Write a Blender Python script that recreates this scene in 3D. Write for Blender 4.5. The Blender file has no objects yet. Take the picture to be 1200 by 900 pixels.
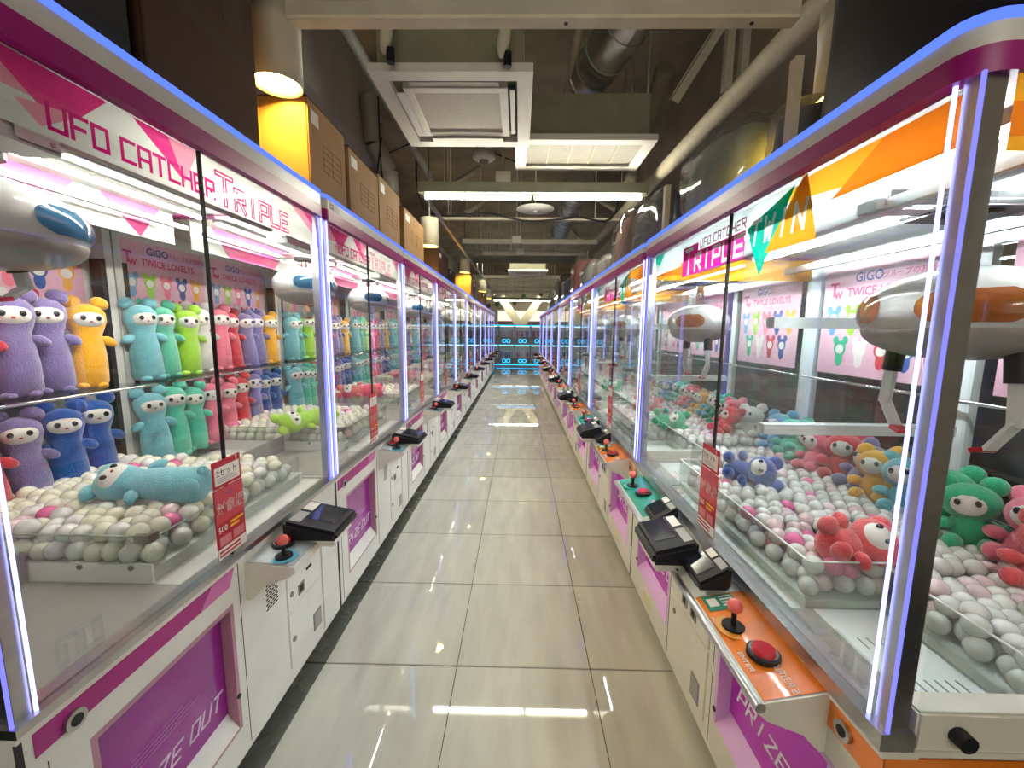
import bpy, bmesh, math, random
from mathutils import Vector, Matrix, noise, geometry
random.seed(7)
sc = bpy.context.scene
COL = sc.collection
R = math.radians

# ------------------------------------------------------------------ camera
FPX = 480.0
yaw, pitch, roll = R(0.928), R(7.487), R(0.6)
fw = Vector((-math.sin(yaw)*math.cos(pitch), math.cos(yaw)*math.cos(pitch), -math.sin(pitch)))
rt = Vector((math.cos(yaw), math.sin(yaw), 0)); upv = rt.cross(fw)
RR = rt*math.cos(roll)+upv*math.sin(roll); UU = -rt*math.sin(roll)+upv*math.cos(roll)
CAM = Vector((0, 0, 1.5))
cd = bpy.data.cameras.new('camera'); co = bpy.data.objects.new('camera', cd); COL.objects.link(co)
cd.sensor_width = 36; cd.lens = FPX/1200*36; cd.clip_start = .02
m3 = Matrix((RR, UU, -fw)).transposed()
co.matrix_world = Matrix.Translation(CAM) @ m3.to_4x4()
sc.camera = co
# ------------------------------------------------------------------ world, exposure
w = bpy.data.worlds.new('world'); sc.world = w; w.use_nodes = True
w.node_tree.nodes['Background'].inputs[0].default_value = (1, .93, .82, 1)
w.node_tree.nodes['Background'].inputs[1].default_value = .45
vs = sc.view_settings
vs.view_transform = 'Standard'; vs.look = 'None'; vs.gamma = 1; vs.use_curve_mapping = False
vs.exposure = 0.6
sc.cycles.transparent_max_bounces = 48
sc.cycles.max_bounces = 8; sc.cycles.diffuse_bounces = 3; sc.cycles.glossy_bounces = 4
sc.cycles.sample_clamp_indirect = 4.0
sc.cycles.caustics_reflective = False; sc.cycles.caustics_refractive = False
sc.cycles.use_denoising = True
LED_L, LED_R, BLUE, TUBE, DOWN = 92.0, 104.0, 1.0, 60.0, 120.0

# ------------------------------------------------------------------ materials
MATS = {}
def M(name, col, rough=.5, metal=0, spec=.5, emit=None, es=0, var=0, vscale=8, bump=0, bscale=60, sheen=0, coat=0, trans=0, alpha=1):
    if name in MATS: return MATS[name]
    m = bpy.data.materials.new(name); m.use_nodes = True
    nt = m.node_tree; b = nt.nodes['Principled BSDF']
    I = b.inputs
    I['Base Color'].default_value = (*col, 1); I['Roughness'].default_value = rough
    I['Metallic'].default_value = metal; I['Specular IOR Level'].default_value = spec
    if sheen:
        I['Sheen Weight'].default_value = sheen; I['Sheen Roughness'].default_value = .5
    if coat: I['Coat Weight'].default_value = coat; I['Coat Roughness'].default_value = .05
    if trans: I['Transmission Weight'].default_value = trans
    if alpha < 1: I['Alpha'].default_value = alpha
    if emit: I['Emission Color'].default_value = (*emit, 1); I['Emission Strength'].default_value = es
    if var or bump:
        tc = nt.nodes.new('ShaderNodeTexCoord')
        n = nt.nodes.new('ShaderNodeTexNoise'); n.inputs['Scale'].default_value = vscale; n.inputs['Detail'].default_value = 5
        nt.links.new(tc.outputs['Object'], n.inputs['Vector'])
        if var:
            r = nt.nodes.new('ShaderNodeValToRGB')
            r.color_ramp.elements[0].position = .3; r.color_ramp.elements[1].position = .7
            r.color_ramp.elements[0].color = (*[c*(1-var) for c in col], 1)
            r.color_ramp.elements[1].color = (*[min(1, c*(1+var)) for c in col], 1)
            nt.links.new(n.outputs['Fac'], r.inputs[0]); nt.links.new(r.outputs[0], I['Base Color'])
        if bump:
            n2 = nt.nodes.new('ShaderNodeTexNoise'); n2.inputs['Scale'].default_value = bscale; n2.inputs['Detail'].default_value = 3
            nt.links.new(tc.outputs['Object'], n2.inputs['Vector'])
            bp = nt.nodes.new('ShaderNodeBump'); bp.inputs['Strength'].default_value = bump; bp.inputs['Distance'].default_value = .01
            nt.links.new(n2.outputs['Fac'], bp.inputs['Height']); nt.links.new(bp.outputs[0], I['Normal'])
    MATS[name] = m
    return m
def glassmat(name, tint, f0=.04, rough=0.0, haze=0.0, hazecol=(.9,.9,.9)):
    m = bpy.data.materials.new(name); m.use_nodes = True; nt = m.node_tree; nt.nodes.clear()
    N = nt.nodes.new; L = nt.links.new
    out = N('ShaderNodeOutputMaterial'); mix = N('ShaderNodeMixShader'); t = N('ShaderNodeBsdfTransparent'); g = N('ShaderNodeBsdfGlossy')
    t.inputs[0].default_value = (*tint, 1); g.inputs['Roughness'].default_value = rough
    geo = N('ShaderNodeNewGeometry'); dt = N('ShaderNodeVectorMath'); dt.operation = 'DOT_PRODUCT'
    L(geo.outputs['Incoming'], dt.inputs[0]); L(geo.outputs['Normal'], dt.inputs[1])
    def mth(op, a, b=None):
        x = N('ShaderNodeMath'); x.operation = op
        if isinstance(a, float): x.inputs[0].default_value = a
        else: L(a, x.inputs[0])
        if b is not None:
            if isinstance(b, float): x.inputs[1].default_value = b
            else: L(b, x.inputs[1])
        return x.outputs[0]
    c = mth('ABSOLUTE', dt.outputs['Value']); k = mth('SUBTRACT', 1.0, c); p = mth('POWER', k, 5.0)
    f = mth('ADD', mth('MULTIPLY', p, 1-f0), float(f0))
    L(f, mix.inputs[0]); L(g.outputs[0], mix.inputs[2])
    if haze:
        mx = N('ShaderNodeMixShader'); d = N('ShaderNodeBsdfDiffuse'); d.inputs[0].default_value = (*hazecol, 1)
        mx.inputs[0].default_value = haze; L(t.outputs[0], mx.inputs[1]); L(d.outputs[0], mx.inputs[2]); L(mx.outputs[0], mix.inputs[1])
    else: L(t.outputs[0], mix.inputs[1])
    L(mix.outputs[0], out.inputs[0]); MATS[name] = m
    return m
GLASS = glassmat('clear_glass', (.985, .992, .988), .035)
ACRYL = glassmat('clear_acrylic', (.93, .96, .95), .04, .02, .05)
BAGP = glassmat('clear_plastic_film', (.80, .79, .76), .06, .08, .22, (.5, .49, .47))
def film(name, col):
    m = bpy.data.materials.new(name); m.use_nodes = True; nt = m.node_tree; nt.nodes.clear()
    N = nt.nodes.new; t = N('ShaderNodeBsdfTranslucent'); d = N('ShaderNodeBsdfDiffuse'); mx = N('ShaderNodeMixShader'); o = N('ShaderNodeOutputMaterial')
    t.inputs[0].default_value = (*col, 1); d.inputs[0].default_value = (*col, 1); mx.inputs[0].default_value = .35
    nt.links.new(d.outputs[0], mx.inputs[1]); nt.links.new(t.outputs[0], mx.inputs[2]); nt.links.new(mx.outputs[0], o.inputs[0]); MATS[name] = m
    return m
def emis(name, col, s):
    m = bpy.data.materials.new(name); m.use_nodes = True; nt = m.node_tree; nt.nodes.clear()
    e = nt.nodes.new('ShaderNodeEmission'); e.inputs[0].default_value = (*col, 1); e.inputs[1].default_value = s
    o = nt.nodes.new('ShaderNodeOutputMaterial'); nt.links.new(e.outputs[0], o.inputs[0]); MATS[name] = m
    return m
ledL = emis('led_warm_white', (1, .96, .84), LED_L)
ledR = emis('led_cool_white', (.88, .98, 1), LED_R)
blue = emis('blue_led', (.20, .20, 1), BLUE)
bluetop = emis('blue_led_top', (.10, .19, 1), BLUE)
cyanled = emis('cyan_led', (.03, .45, .95), 1.5)
tubeM = emis('fluorescent_tube', (1, .96, .78), TUBE)
downM = emis('downlight_lens', (1, .62, .09), DOWN)
paleblue = emis('pale_blue_led', (.33, .36, 1), BLUE*2.6)

white = M('white_enamel', (.78, .76, .71), .35, var=.06, vscale=5)
whiteR = M('white_enamel_cream', (.74, .71, .62), .35, var=.07, vscale=5)
inwhite = M('interior_white', (.74, .75, .73), .4, var=.05, vscale=4)
coolwhite = M('tray_white', (.76, .82, .82), .35, var=.03)
magenta = M('magenta_vinyl', (.36, .012, .19), .35, var=.06)
magenta2 = M('magenta_vinyl_light', (.62, .16, .42), .35)
prize = M('magenta_acrylic', (.30, .012, .26), .12, coat=.4, var=.12, vscale=3)
prizeR = M('violet_acrylic', (.50, .012, .50), .15, coat=.3)
frameL = M('prize_frame_pink', (.45, .22, .30), .3)
frameR = M('prize_frame_lilac', (.72, .42, .74), .3)
alu = M('brushed_aluminium', (.52, .53, .54), .28, 1, var=.08, vscale=30)
alud = M('dull_aluminium', (.30, .30, .30), .35, .9)
chrome = M('chrome', (.8, .8, .8), .08, 1)
black = M('black_plastic', (.012, .012, .014), .45, spec=.25)
blackm = M('black_matt', (.01, .01, .01), .7)
dark = M('dark_gap', (.02, .02, .02), .8)
greyp = M('grey_panel', (.34, .33, .32), .4)
screen = M('dark_screen', (.015, .017, .03), .10, spec=.5)
fpink = film('film_pink', (.75, .05, .26)); fpale = film('film_pale_pink', (.85, .36, .48)); fwhite = film('film_white', (.80, .84, .80)); ftxt = film('film_magenta', (.62, .01, .20)); ftxtd = film('film_dark_red', (.34, .01, .09))
famber = film('film_amber', (.80, .34, .02)); famberd = film('film_deep_amber', (.72, .17, .01)); fteal = film('film_teal', (.0, .50, .36)); fhot = film('film_hot_pink', (.88, .02, .32)); fgrey = film('film_pale_grey', (.62, .68, .66))
pinkp = M('header_pink', (.72, .07, .28), .4)
pinkl = M('header_pale_pink', (.82, .42, .52), .4)
hdrw = M('header_white', (.80, .84, .80), .35)
txtm = M('title_magenta', (.62, .012, .20), .4)
txtd = M('title_dark_red', (.38, .01, .10), .4)
orange = M('orange_decal', (.80, .20, .015), .25, coat=.5, var=.1, vscale=6)
amber = M('amber_print', (.72, .30, .02), .35)
amberd = M('amber_print_deep', (.60, .14, .01), .35)
green = M('green_decal', (.0, .30, .20), .25, coat=.5, var=.1, vscale=6)
teal = M('teal_sign', (.0, .46, .34), .35)
signm = M('hot_pink_sign', (.85, .02, .30), .35)
redb = M('red_button', (.55, .01, .03), .12, coat=1)
coral = M('coral_knob', (.85, .14, .12), .2, coat=.6)
silver = M('silver_decal', (.62, .68, .72), .25, .3, var=.12, vscale=12)
bluedec = M('blue_ring_decal', (.10, .42, .60), .35)
pink_paper = M('pink_poster', (.80, .46, .58), .5)
rose = M('rose_print', (.60, .03, .14), .5)
royal = M('royal_blue_print', (.02, .08, .36), .5)
redsign = M('red_sign', (.45, .012, .03), .45)
redsign2 = M('red_sign_dull', (.55, .06, .08), .45)
paper = M('white_paper', (.80, .77, .72), .6)
inkb = M('black_ink', (.03, .02, .02), .6)
yellowink = M('yellow_ink', (.8, .5, .02), .5)
eyeM = M('eye_black', (.01, .01, .012), .1, coat=.6)
claww = M('claw_shell_white', (.78, .80, .79), .2, coat=.4)
clawg = M('claw_shell_grey', (.36, .34, .32), .3, coat=.3)
clawb = M('claw_blue_window', (.01, .10, .22), .08, coat=.8)
clawo = M('claw_orange_window', (.42, .13, .03), .12, coat=.8, var=.3, vscale=20)

# ------------------------------------------------------------------ mesh builder
LET = {'U':[[(0,1),(0,0),(1,0),(1,1)]],'F':[[(0,0),(0,1),(1,1)],[(0,.5),(.8,.5)]],'O':[[(0,0),(0,1),(1,1),(1,0),(0,0)]],
 'C':[[(1,1),(0,1),(0,0),(1,0)]],'A':[[(0,0),(0,1),(1,1),(1,0)],[(0,.42),(1,.42)]],'T':[[(0,1),(1,1)],[(.5,1),(.5,0)]],
 'H':[[(0,0),(0,1)],[(1,0),(1,1)],[(0,.5),(1,.5)]],'E':[[(1,1),(0,1),(0,0),(1,0)],[(0,.5),(.85,.5)]],
 'R':[[(0,0),(0,1),(1,1),(1,.5),(0,.5)],[(.45,.5),(1,0)]],'I':[[(.5,0),(.5,1)]],'P':[[(0,0),(0,1),(1,1),(1,.45),(0,.45)]],
 'L':[[(0,1),(0,0),(1,0)]],'Z':[[(0,1),(1,1),(0,0),(1,0)]],'Y':[[(0,1),(.5,.5),(1,1)],[(.5,.5),(.5,0)]],
 '2':[[(0,1),(1,1),(1,.5),(0,.5),(0,0),(1,0)]],'1':[[(.5,0),(.5,1),(.2,.8)]],'W':[[(0,1),(.25,0),(.5,.7),(.75,0),(1,1)]],'N':[[(0,0),(0,1),(1,0),(1,1)]],
 'M':[[(0,0),(0,1),(.5,.5),(1,1),(1,0)]],'V':[[(0,1),(.5,0),(1,1)]]}
def stroke_polys(t, h, wd, gap, x, y, th, slant=0):
    out=[]
    for ch in t:
        if ch==' ': x+=wd*.7; continue
        for pl in LET[ch]:
            for (a0,b0),(a1,b1) in zip(pl,pl[1:]):
                p=Vector((x+a0*wd+slant*b0*h,y+b0*h)); q=Vector((x+a1*wd+slant*b1*h,y+b1*h)); d=(q-p).normalized()*th/2; n=Vector((-d.y,d.x))
                out.append([tuple(p-d-n),tuple(q+d-n),tuple(q+d+n),tuple(p-d+n)])
        x+=wd+gap
    return out
TXT = {}
def text_geo(s, bold=0):
    k = (s, bold)
    if k not in TXT:
        cu = bpy.data.curves.new('t', 'FONT'); cu.body = s; cu.size = 1; cu.offset = bold; cu.resolution_u = 2
        o = bpy.data.objects.new('t', cu); COL.objects.link(o)
        dg = bpy.context.evaluated_depsgraph_get(); dg.update()
        me = bpy.data.meshes.new_from_object(o.evaluated_get(dg))
        TXT[k] = ([tuple(v.co[:2]) for v in me.vertices], [tuple(p.vertices) for p in me.polygons])
        bpy.data.objects.remove(o); bpy.data.curves.remove(cu); bpy.data.meshes.remove(me)
    return TXT[k]
class MB:
    def __init__(s): s.v=[]; s.f=[]; s.mi=[]; s.mats=[]; s.sm=[]
    def add(s, vs_, fs, mat, smooth=False):
        if mat not in s.mats: s.mats.append(mat)
        i = s.mats.index(mat); o = len(s.v)
        s.v += [tuple(p) for p in vs_]
        for f in fs: s.f.append(tuple(a+o for a in f)); s.mi.append(i); s.sm.append(smooth)
        return s
    def box(s, a, b, mat):
        x0,x1 = sorted((a[0],b[0])); y0,y1 = sorted((a[1],b[1])); z0,z1 = sorted((a[2],b[2]))
        return s.add([(x0,y0,z0),(x1,y0,z0),(x1,y1,z0),(x0,y1,z0),(x0,y0,z1),(x1,y0,z1),(x1,y1,z1),(x0,y1,z1)],
              [(0,3,2,1),(4,5,6,7),(0,1,5,4),(1,2,6,5),(2,3,7,6),(3,0,4,7)], mat)
    def bar(s, p, q, wd, ht, mat, up=(0,0,1)):
        p=Vector(p); q=Vector(q); d=(q-p).normalized(); u=Vector(up)
        if abs(d.dot(u))>.99: u=Vector((1,0,0))
        r=d.cross(u).normalized(); u=r.cross(d)
        V=[e+r*(a*wd/2)+u*(b*ht/2) for e in (p,q) for a,b in ((-1,-1),(1,-1),(1,1),(-1,1))]
        return s.add(V,[(0,1,2,3),(7,6,5,4),(0,4,5,1),(1,5,6,2),(2,6,7,3),(3,7,4,0)],mat)
    def cyl(s, p, q, r, mat, n=14, r2=None, cap=True, smooth=True):
        p=Vector(p); q=Vector(q); d=(q-p).normalized(); u=Vector((0,0,1)) if abs(d.z)<.9 else Vector((1,0,0))
        a=d.cross(u).normalized(); b=a.cross(d); r2=r if r2 is None else r2
        V=[]
        for e,rr in ((p,r),(q,r2)):
            for i in range(n):
                t=2*math.pi*i/n; V.append(e+a*(rr*math.cos(t))+b*(rr*math.sin(t)))
        s.add(V,[(i,n+i,n+(i+1)%n,(i+1)%n) for i in range(n)],mat,smooth)
        if cap: s.add(V,[tuple(range(n)),tuple(range(2*n-1,n-1,-1))],mat)
        return s
    def tube(s, pts, r, mat, n=8):
        for a,b in zip(pts,pts[1:]): s.cyl(a,b,r,mat,n)
        return s
    def sph(s, c, rad, mat, nu=14, nv=9, rot=None):
        if isinstance(rad,(int,float)): rad=(rad,)*3
        V=[(0,0,1)]
        for j in range(1,nv):
            ph=math.pi*j/nv
            for i in range(nu):
                t=2*math.pi*i/nu; V.append((math.sin(ph)*math.cos(t),math.sin(ph)*math.sin(t),math.cos(ph)))
        V.append((0,0,-1))
        F=[(0,1+i,1+(i+1)%nu) for i in range(nu)]
        for j in range(nv-2):
            o=1+j*nu
            F+=[(o+i,o+nu+i,o+nu+(i+1)%nu,o+(i+1)%nu) for i in range(nu)]
        L=len(V)-1; o=1+(nv-2)*nu
        F+=[(L,o+(i+1)%nu,o+i) for i in range(nu)]
        c=Vector(c); out=[]
        for v in V:
            k=Vector((v[0]*rad[0],v[1]*rad[1],v[2]*rad[2]))
            if rot: k=rot@k
            out.append(c+k)
        return s.add(out,F,mat,True)
    def lathe(s, prof, mat, n=18, sq=1, c=(0,0,0)):
        V=[];F=[]
        for r,z in prof:
            for i in range(n):
                t=2*math.pi*i/n; V.append((c[0]+r*math.cos(t)*sq,c[1]+r*math.sin(t),c[2]+z))
        k=len(prof)
        for j in range(k-1):
            F+=[(j*n+i,j*n+(i+1)%n,(j+1)*n+(i+1)%n,(j+1)*n+i) for i in range(n)]
        F+=[tuple(range(n-1,-1,-1)),tuple(range((k-1)*n,k*n))]
        return s.add(V,F,mat,True)
    def prism(s, poly, o, r, u, depth, mat, smooth=False):
        o=Vector(o);r=Vector(r);u=Vector(u);nn=r.cross(u).normalized()
        n=len(poly)
        V=[o+r*a+u*b for a,b in poly]+[o+r*a+u*b+nn*depth for a,b in poly]
        F=[tuple(range(n-1,-1,-1)),tuple(range(n,2*n))]+[(i,(i+1)%n,n+(i+1)%n,n+i) for i in range(n)]
        return s.add(V,F,mat,smooth)
    def text(s, t, size, o, r, u, mat, bold=0, sx=1):
        V,F=text_geo(t,bold); o=Vector(o);r=Vector(r)*size*sx;u=Vector(u)*size
        return s.add([o+r*x+u*y for x,y in V],F,mat)
    def strokes(s, t, h, wd, gap, o, r, u, mat, th, depth=.0015, slant=0):
        o=Vector(o);r=Vector(r);u=Vector(u);x=0
        for ch in t:
            if ch==' ': x+=wd*.7; continue
            for pl in LET[ch]:
                for (a0,b0),(a1,b1) in zip(pl,pl[1:]):
                    p=Vector((x+a0*wd+slant*b0*h,b0*h)); q=Vector((x+a1*wd+slant*b1*h,b1*h))
                    d=(q-p).normalized()*th/2; nrm=Vector((-d.y,d.x))
                    s.prism([tuple(p-d-nrm),tuple(q+d-nrm),tuple(q+d+nrm),tuple(p-d+nrm)],o,r,u,depth,mat)
            x+=wd+gap
        return s
    def painted(s, base, layers, o, r, u, basemat):
        """one flat printed sheet: the base outline cut into faces along every printed outline"""
        V=[];E=[]
        for poly in [base]+[p for p,_ in layers]:
            k=len(V); V+=[Vector(p) for p in poly]; E+=[(k+i,k+(i+1)%len(poly)) for i in range(len(poly))]
        vs_,_,fs,*_r=geometry.delaunay_2d_cdt(V,E,[],0,1e-5)
        def inside(p,poly):
            c=False;j=len(poly)-1
            for i in range(len(poly)):
                a,b=poly[i],poly[j]
                if (a[1]>p.y)!=(b[1]>p.y) and p.x<(b[0]-a[0])*(p.y-a[1])/(b[1]-a[1])+a[0]: c=not c
                j=i
            return c
        o=Vector(o);r=Vector(r);u=Vector(u); W_=[o+r*v.x+u*v.y for v in vs_]; by={}
        for f in fs:
            c=sum((vs_[i] for i in f),Vector((0,0)))/len(f)
            if basemat is None:
                m=None
            else:
                m=basemat if inside(c,base) else None
            for poly,mt in layers:
                if inside(c,poly): m=mt
            if m: by.setdefault(m,[]).append(f)
        k=len(s.v); s.v+=[tuple(w) for w in W_]
        for m,ff in by.items():
            if m not in s.mats: s.mats.append(m)
            for f in ff: s.f.append(tuple(i+k for i in f)); s.mi.append(s.mats.index(m)); s.sm.append(False)
        return s
    def rring(s, x0,x1,y0,y1,z0,z1,rad,th,mat):
        def rr(k,rd):
            P=[]
            for cx,cy,a0 in ((x1-k-rd,y1-k-rd,0),(x0+k+rd,y1-k-rd,90),(x0+k+rd,y0+k+rd,180),(x1-k-rd,y0+k+rd,270)):
                for j in range(6):
                    a=R(a0+j*18); P.append((cx+rd*math.cos(a),cy+rd*math.sin(a)))
            return P
        A=rr(0,rad);B=rr(th,max(.003,rad-th));n=len(A)
        V=[(*p,z0) for p in A]+[(*p,z1) for p in A]+[(*p,z0) for p in B]+[(*p,z1) for p in B]
        F=[]
        for i in range(n):
            j=(i+1)%n
            F+=[(i,j,n+j,n+i),(2*n+j,2*n+i,3*n+i,3*n+j)]
        s.add(V,F,mat,True)
        return s.add(V,[q for i in range(n) for q in ((n+i,n+(i+1)%n,3*n+(i+1)%n,3*n+i),((i+1)%n,i,2*n+i,2*n+(i+1)%n))],mat)
    def mesh(s, name, bevel=0):
        me=bpy.data.meshes.new(name); me.from_pydata(s.v,[],s.f)
        for m in s.mats: me.materials.append(m)
        me.polygons.foreach_set('material_index',s.mi); me.polygons.foreach_set('use_smooth',s.sm); me.update()
        if bevel:
            bm=bmesh.new(); bm.from_mesh(me)
            es=[e for e in bm.edges if len(e.link_faces)==2 and e.calc_face_angle(0)>.6]
            bmesh.ops.bevel(bm,geom=es,offset=bevel,segments=2,affect='EDGES',clamp_overlap=True)
            bm.to_mesh(me); bm.free()
        return me
def tag(o, label=None, cat=None, group=None, kind=None):
    if label: o['label']=label
    if cat: o['category']=cat
    if group: o['group']=group
    if kind: o['kind']=kind
    return o
def obj(name, me, parent=None, loc=None, mw=None):
    o=bpy.data.objects.new(name, me); COL.objects.link(o)
    if parent: o.parent=parent
    if loc is not None: o.location=loc
    return o
def build(name, mb, parent=None, loc=None, bevel=0): return obj(name, mb.mesh(name,bevel), parent, loc)
class Proto:
    """one kind of thing: its parts and sub-parts, spawned as many times as needed (mesh data shared)"""
    def __init__(s): s.p=[]
    def part(s, name, mb, parent=None, label=None, bevel=0, kind=None):
        s.p.append((name, mb.mesh(name,bevel) if isinstance(mb,MB) else mb, parent, label, kind)); return len(s.p)-1
    def spawn(s, name, loc, rot=(0,0,0), label=None, cat=None, group=None, scale=1, skip=(), shift={}):
        root=bpy.data.objects.new(name,None); COL.objects.link(root); root.location=loc; root.rotation_euler=rot
        root.empty_display_size=.1
        if scale!=1: root.scale=(scale,)*3
        tag(root,label,cat,group); os_=[]
        for n,me,pa,lb,kd in s.p:
            if n in skip: os_.append(None); continue
            o=bpy.data.objects.new(n,me); COL.objects.link(o); o.parent=root if pa is None else os_[pa]
            if n in shift: o.location=shift[n]
            if lb: o['label']=lb
            if kd: o['kind']=kd
            os_.append(o)
        return root
ORD=['nearest','second','third','fourth','fifth','sixth','seventh','eighth','ninth','tenth','farthest']

# ------------------------------------------------------------------ the setting
def tilemat(name, col, rough):
    m=bpy.data.materials.new(name); m.use_nodes=True; nt=m.node_tree; b=nt.nodes['Principled BSDF']
    N=nt.nodes.new; L=nt.links.new
    oi=N('ShaderNodeObjectInfo'); tc=N('ShaderNodeTexCoord'); mp=N('ShaderNodeVectorMath'); mp.operation='ADD'
    L(tc.outputs['Object'],mp.inputs[0]); L(oi.outputs['Location'],mp.inputs[1])
    sc_=N('ShaderNodeMapping'); sc_.inputs['Scale'].default_value=(9,1.6,1); L(mp.outputs[0],sc_.inputs[0])
    n=N('ShaderNodeTexNoise'); n.inputs['Scale'].default_value=1.5; n.inputs['Detail'].default_value=6; L(sc_.outputs[0],n.inputs['Vector'])
    r=N('ShaderNodeValToRGB'); r.color_ramp.elements[0].position=.3; r.color_ramp.elements[1].position=.75
    r.color_ramp.elements[0].color=(*[c*.86 for c in col],1); r.color_ramp.elements[1].color=(*[c*1.08 for c in col],1)
    L(n.outputs['Fac'],r.inputs[0]); hs=N('ShaderNodeHueSaturation')
    mr=N('ShaderNodeMapRange'); mr.inputs[3].default_value=.93; mr.inputs[4].default_value=1.05; L(oi.outputs['Random'],mr.inputs[0])
    L(mr.outputs[0],hs.inputs['Value']); L(r.outputs[0],hs.inputs['Color']); L(hs.outputs[0],b.inputs['Base Color'])
    n2=N('ShaderNodeTexNoise'); n2.inputs['Scale'].default_value=7; n2.inputs['Detail'].default_value=4; L(mp.outputs[0],n2.inputs['Vector'])
    mr2=N('ShaderNodeMapRange'); mr2.inputs[3].default_value=rough*.6; mr2.inputs[4].default_value=rough*1.5; L(n2.outputs['Fac'],mr2.inputs[0])
    L(mr2.outputs[0],b.inputs['Roughness']); b.inputs['Specular IOR Level'].default_value=.5; b.inputs['IOR'].default_value=1.85
    MATS[name]=m; return m
tileM=tilemat('polished_beige_tile',(.585,.58,.495),.022)
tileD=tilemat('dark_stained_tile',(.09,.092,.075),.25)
grout=M('dark_grout',(.018,.016,.014),.95,spec=.1)
conc=M('dark_concrete',(.27,.22,.145),.9,var=.3,vscale=2)
wallg=M('grey_painted_wall',(.42,.40,.37),.8,var=.1,vscale=2)
wallp=M('pale_plaster_wall',(.30,.28,.25),.85,var=.1,vscale=2)
wallbr=M('brown_painted_wall',(.36,.30,.21),.85,var=.15,vscale=2)
floor=tag(build('floor',MB().box((-3.2,-3.5,-.05),(3.2,22,-.007),grout)),'polished beige tiled floor of the aisle between the machine rows','floor',kind='structure')
TX=[-2.055+.6*i-.0 for i in range(7)]; TY0=1.657-.6*3
tmesh=MB().box((-.2972,-.2972,-.02),(.2972,.2972,0),tileM).mesh('tile',.0015)
dmesh=MB().box((-.2972,-.2972,-.02),(.2972,.2972,0),tileD).mesh('tile',.0015)
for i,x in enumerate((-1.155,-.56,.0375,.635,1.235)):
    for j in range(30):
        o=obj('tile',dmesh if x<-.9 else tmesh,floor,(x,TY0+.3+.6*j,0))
tag(build('ceiling',MB().box((-3.2,-3.5,4.3),(3.2,22,4.4),conc)),'dark bare concrete ceiling slab above the services','ceiling',kind='structure')
tag(build('wall_left',MB().box((-3.3,-3.5,0),(-2.7,22,4.3),wallp)),'pale plaster wall behind the left row of machines','wall',kind='structure')
tag(build('wall_right',MB().box((2.75,-3.5,0),(3.3,22,4.3),wallbr)),'brown painted wall behind the right row of machines','wall',kind='structure')
tag(build('wall_back',MB().box((-3.3,21.5,0),(3.3,21.7,4.3),M('back_wall_cream',(.62,.56,.42),.7,var=.1,vscale=1))),'cream wall at the far end beyond the crossed beams','wall',kind='structure')
tag(build('trim_1',MB().box((-2.7,-.2,3.45),(-1.72,5.25,4.3),wallg)),'grey boxed soffit above the cardboard boxes','soffit',kind='structure')
tag(build('trim_2',MB().box((1.9,1.0,3.5),(2.75,8,4.3),wallbr)),'brown boxed soffit above the bagged toys','soffit',kind='structure')

# ------------------------------------------------------------------ left claw machines
XL,XR=-.905,.673
LW,LD,LH=1.302,1.09,2.11
LY0=.632
def frame(S,W,D):
    def P(d,y,z): return (S*(d-D/2), y-W/2, z)
    return P
def bx(mb,P,a,b,mat): return mb.box(P(*a),P(*b),mat)
def joystick(pr,P,d,y,z,mat,par,ring):
    a=pr.part('joystick',MB().cyl(P(d,y,z),P(d,y,z+.008),.028,black,16).cyl(P(d,y,z+.006),P(d,y,z+.05),.007,black,10),par)
    pr.part('knob',MB().sph(P(d,y,z+.062),.019,mat,14,10),a,'coral ball knob')
    pr.part('ring_decal',MB().cyl(P(d,y,z),P(d,y,z+.002),.045,ring,24),par)
def button(pr,P,d,y,z,par):
    a=pr.part('button',MB().cyl(P(d,y,z),P(d,y,z+.012),.037,black,20).cyl(P(d,y,z+.01),P(d,y,z+.022),.028,redb,20,.025),par,'red push button in a black collar')
    pr.part('button_ring',MB().cyl(P(d,y,z+.012),P(d,y,z+.015),.032,chrome,20),a)
def terminal(pr,P,d0,d1,y0,y1,z,par=None,h0=.035,h1=.075,label='black card payment terminal with a dark screen'):
    # wedge shaped bezel tilted toward the aisle (d0 is the aisle side)
    mb=MB(); A=[P(d0,y0,z),P(d1,y0,z),P(d1,y1,z),P(d0,y1,z),P(d0,y0,z+h0),P(d1,y0,z+h1),P(d1,y1,z+h1),P(d0,y1,z+h0)]
    F=[(0,3,2,1),(4,5,6,7),(0,1,5,4),(1,2,6,5),(2,3,7,6),(3,0,4,7)]
    mb.add(A,F,black)
    i=pr.part('payment_terminal',mb,par,label,bevel=.012)
    def top(a,b,k=.002): return tuple(Vector(P(d0+(d1-d0)*a,y0+(y1-y0)*b,z+h0+(h1-h0)*a+k)))
    pr.part('screen',MB().add([top(.14,.3),top(.66,.3),top(.66,.92),top(.14,.92)],[(0,1,2,3)],screen),i,'dark glass screen')
    pr.part('keypad',MB().add([top(.72,.12),top(.92,.12),top(.92,.5),top(.72,.5)],[(0,1,2,3)],greyp).add([top(.72,.58),top(.92,.58),top(.92,.9),top(.72,.9)],[(0,1,2,3)],paper),i)
    return i
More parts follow.
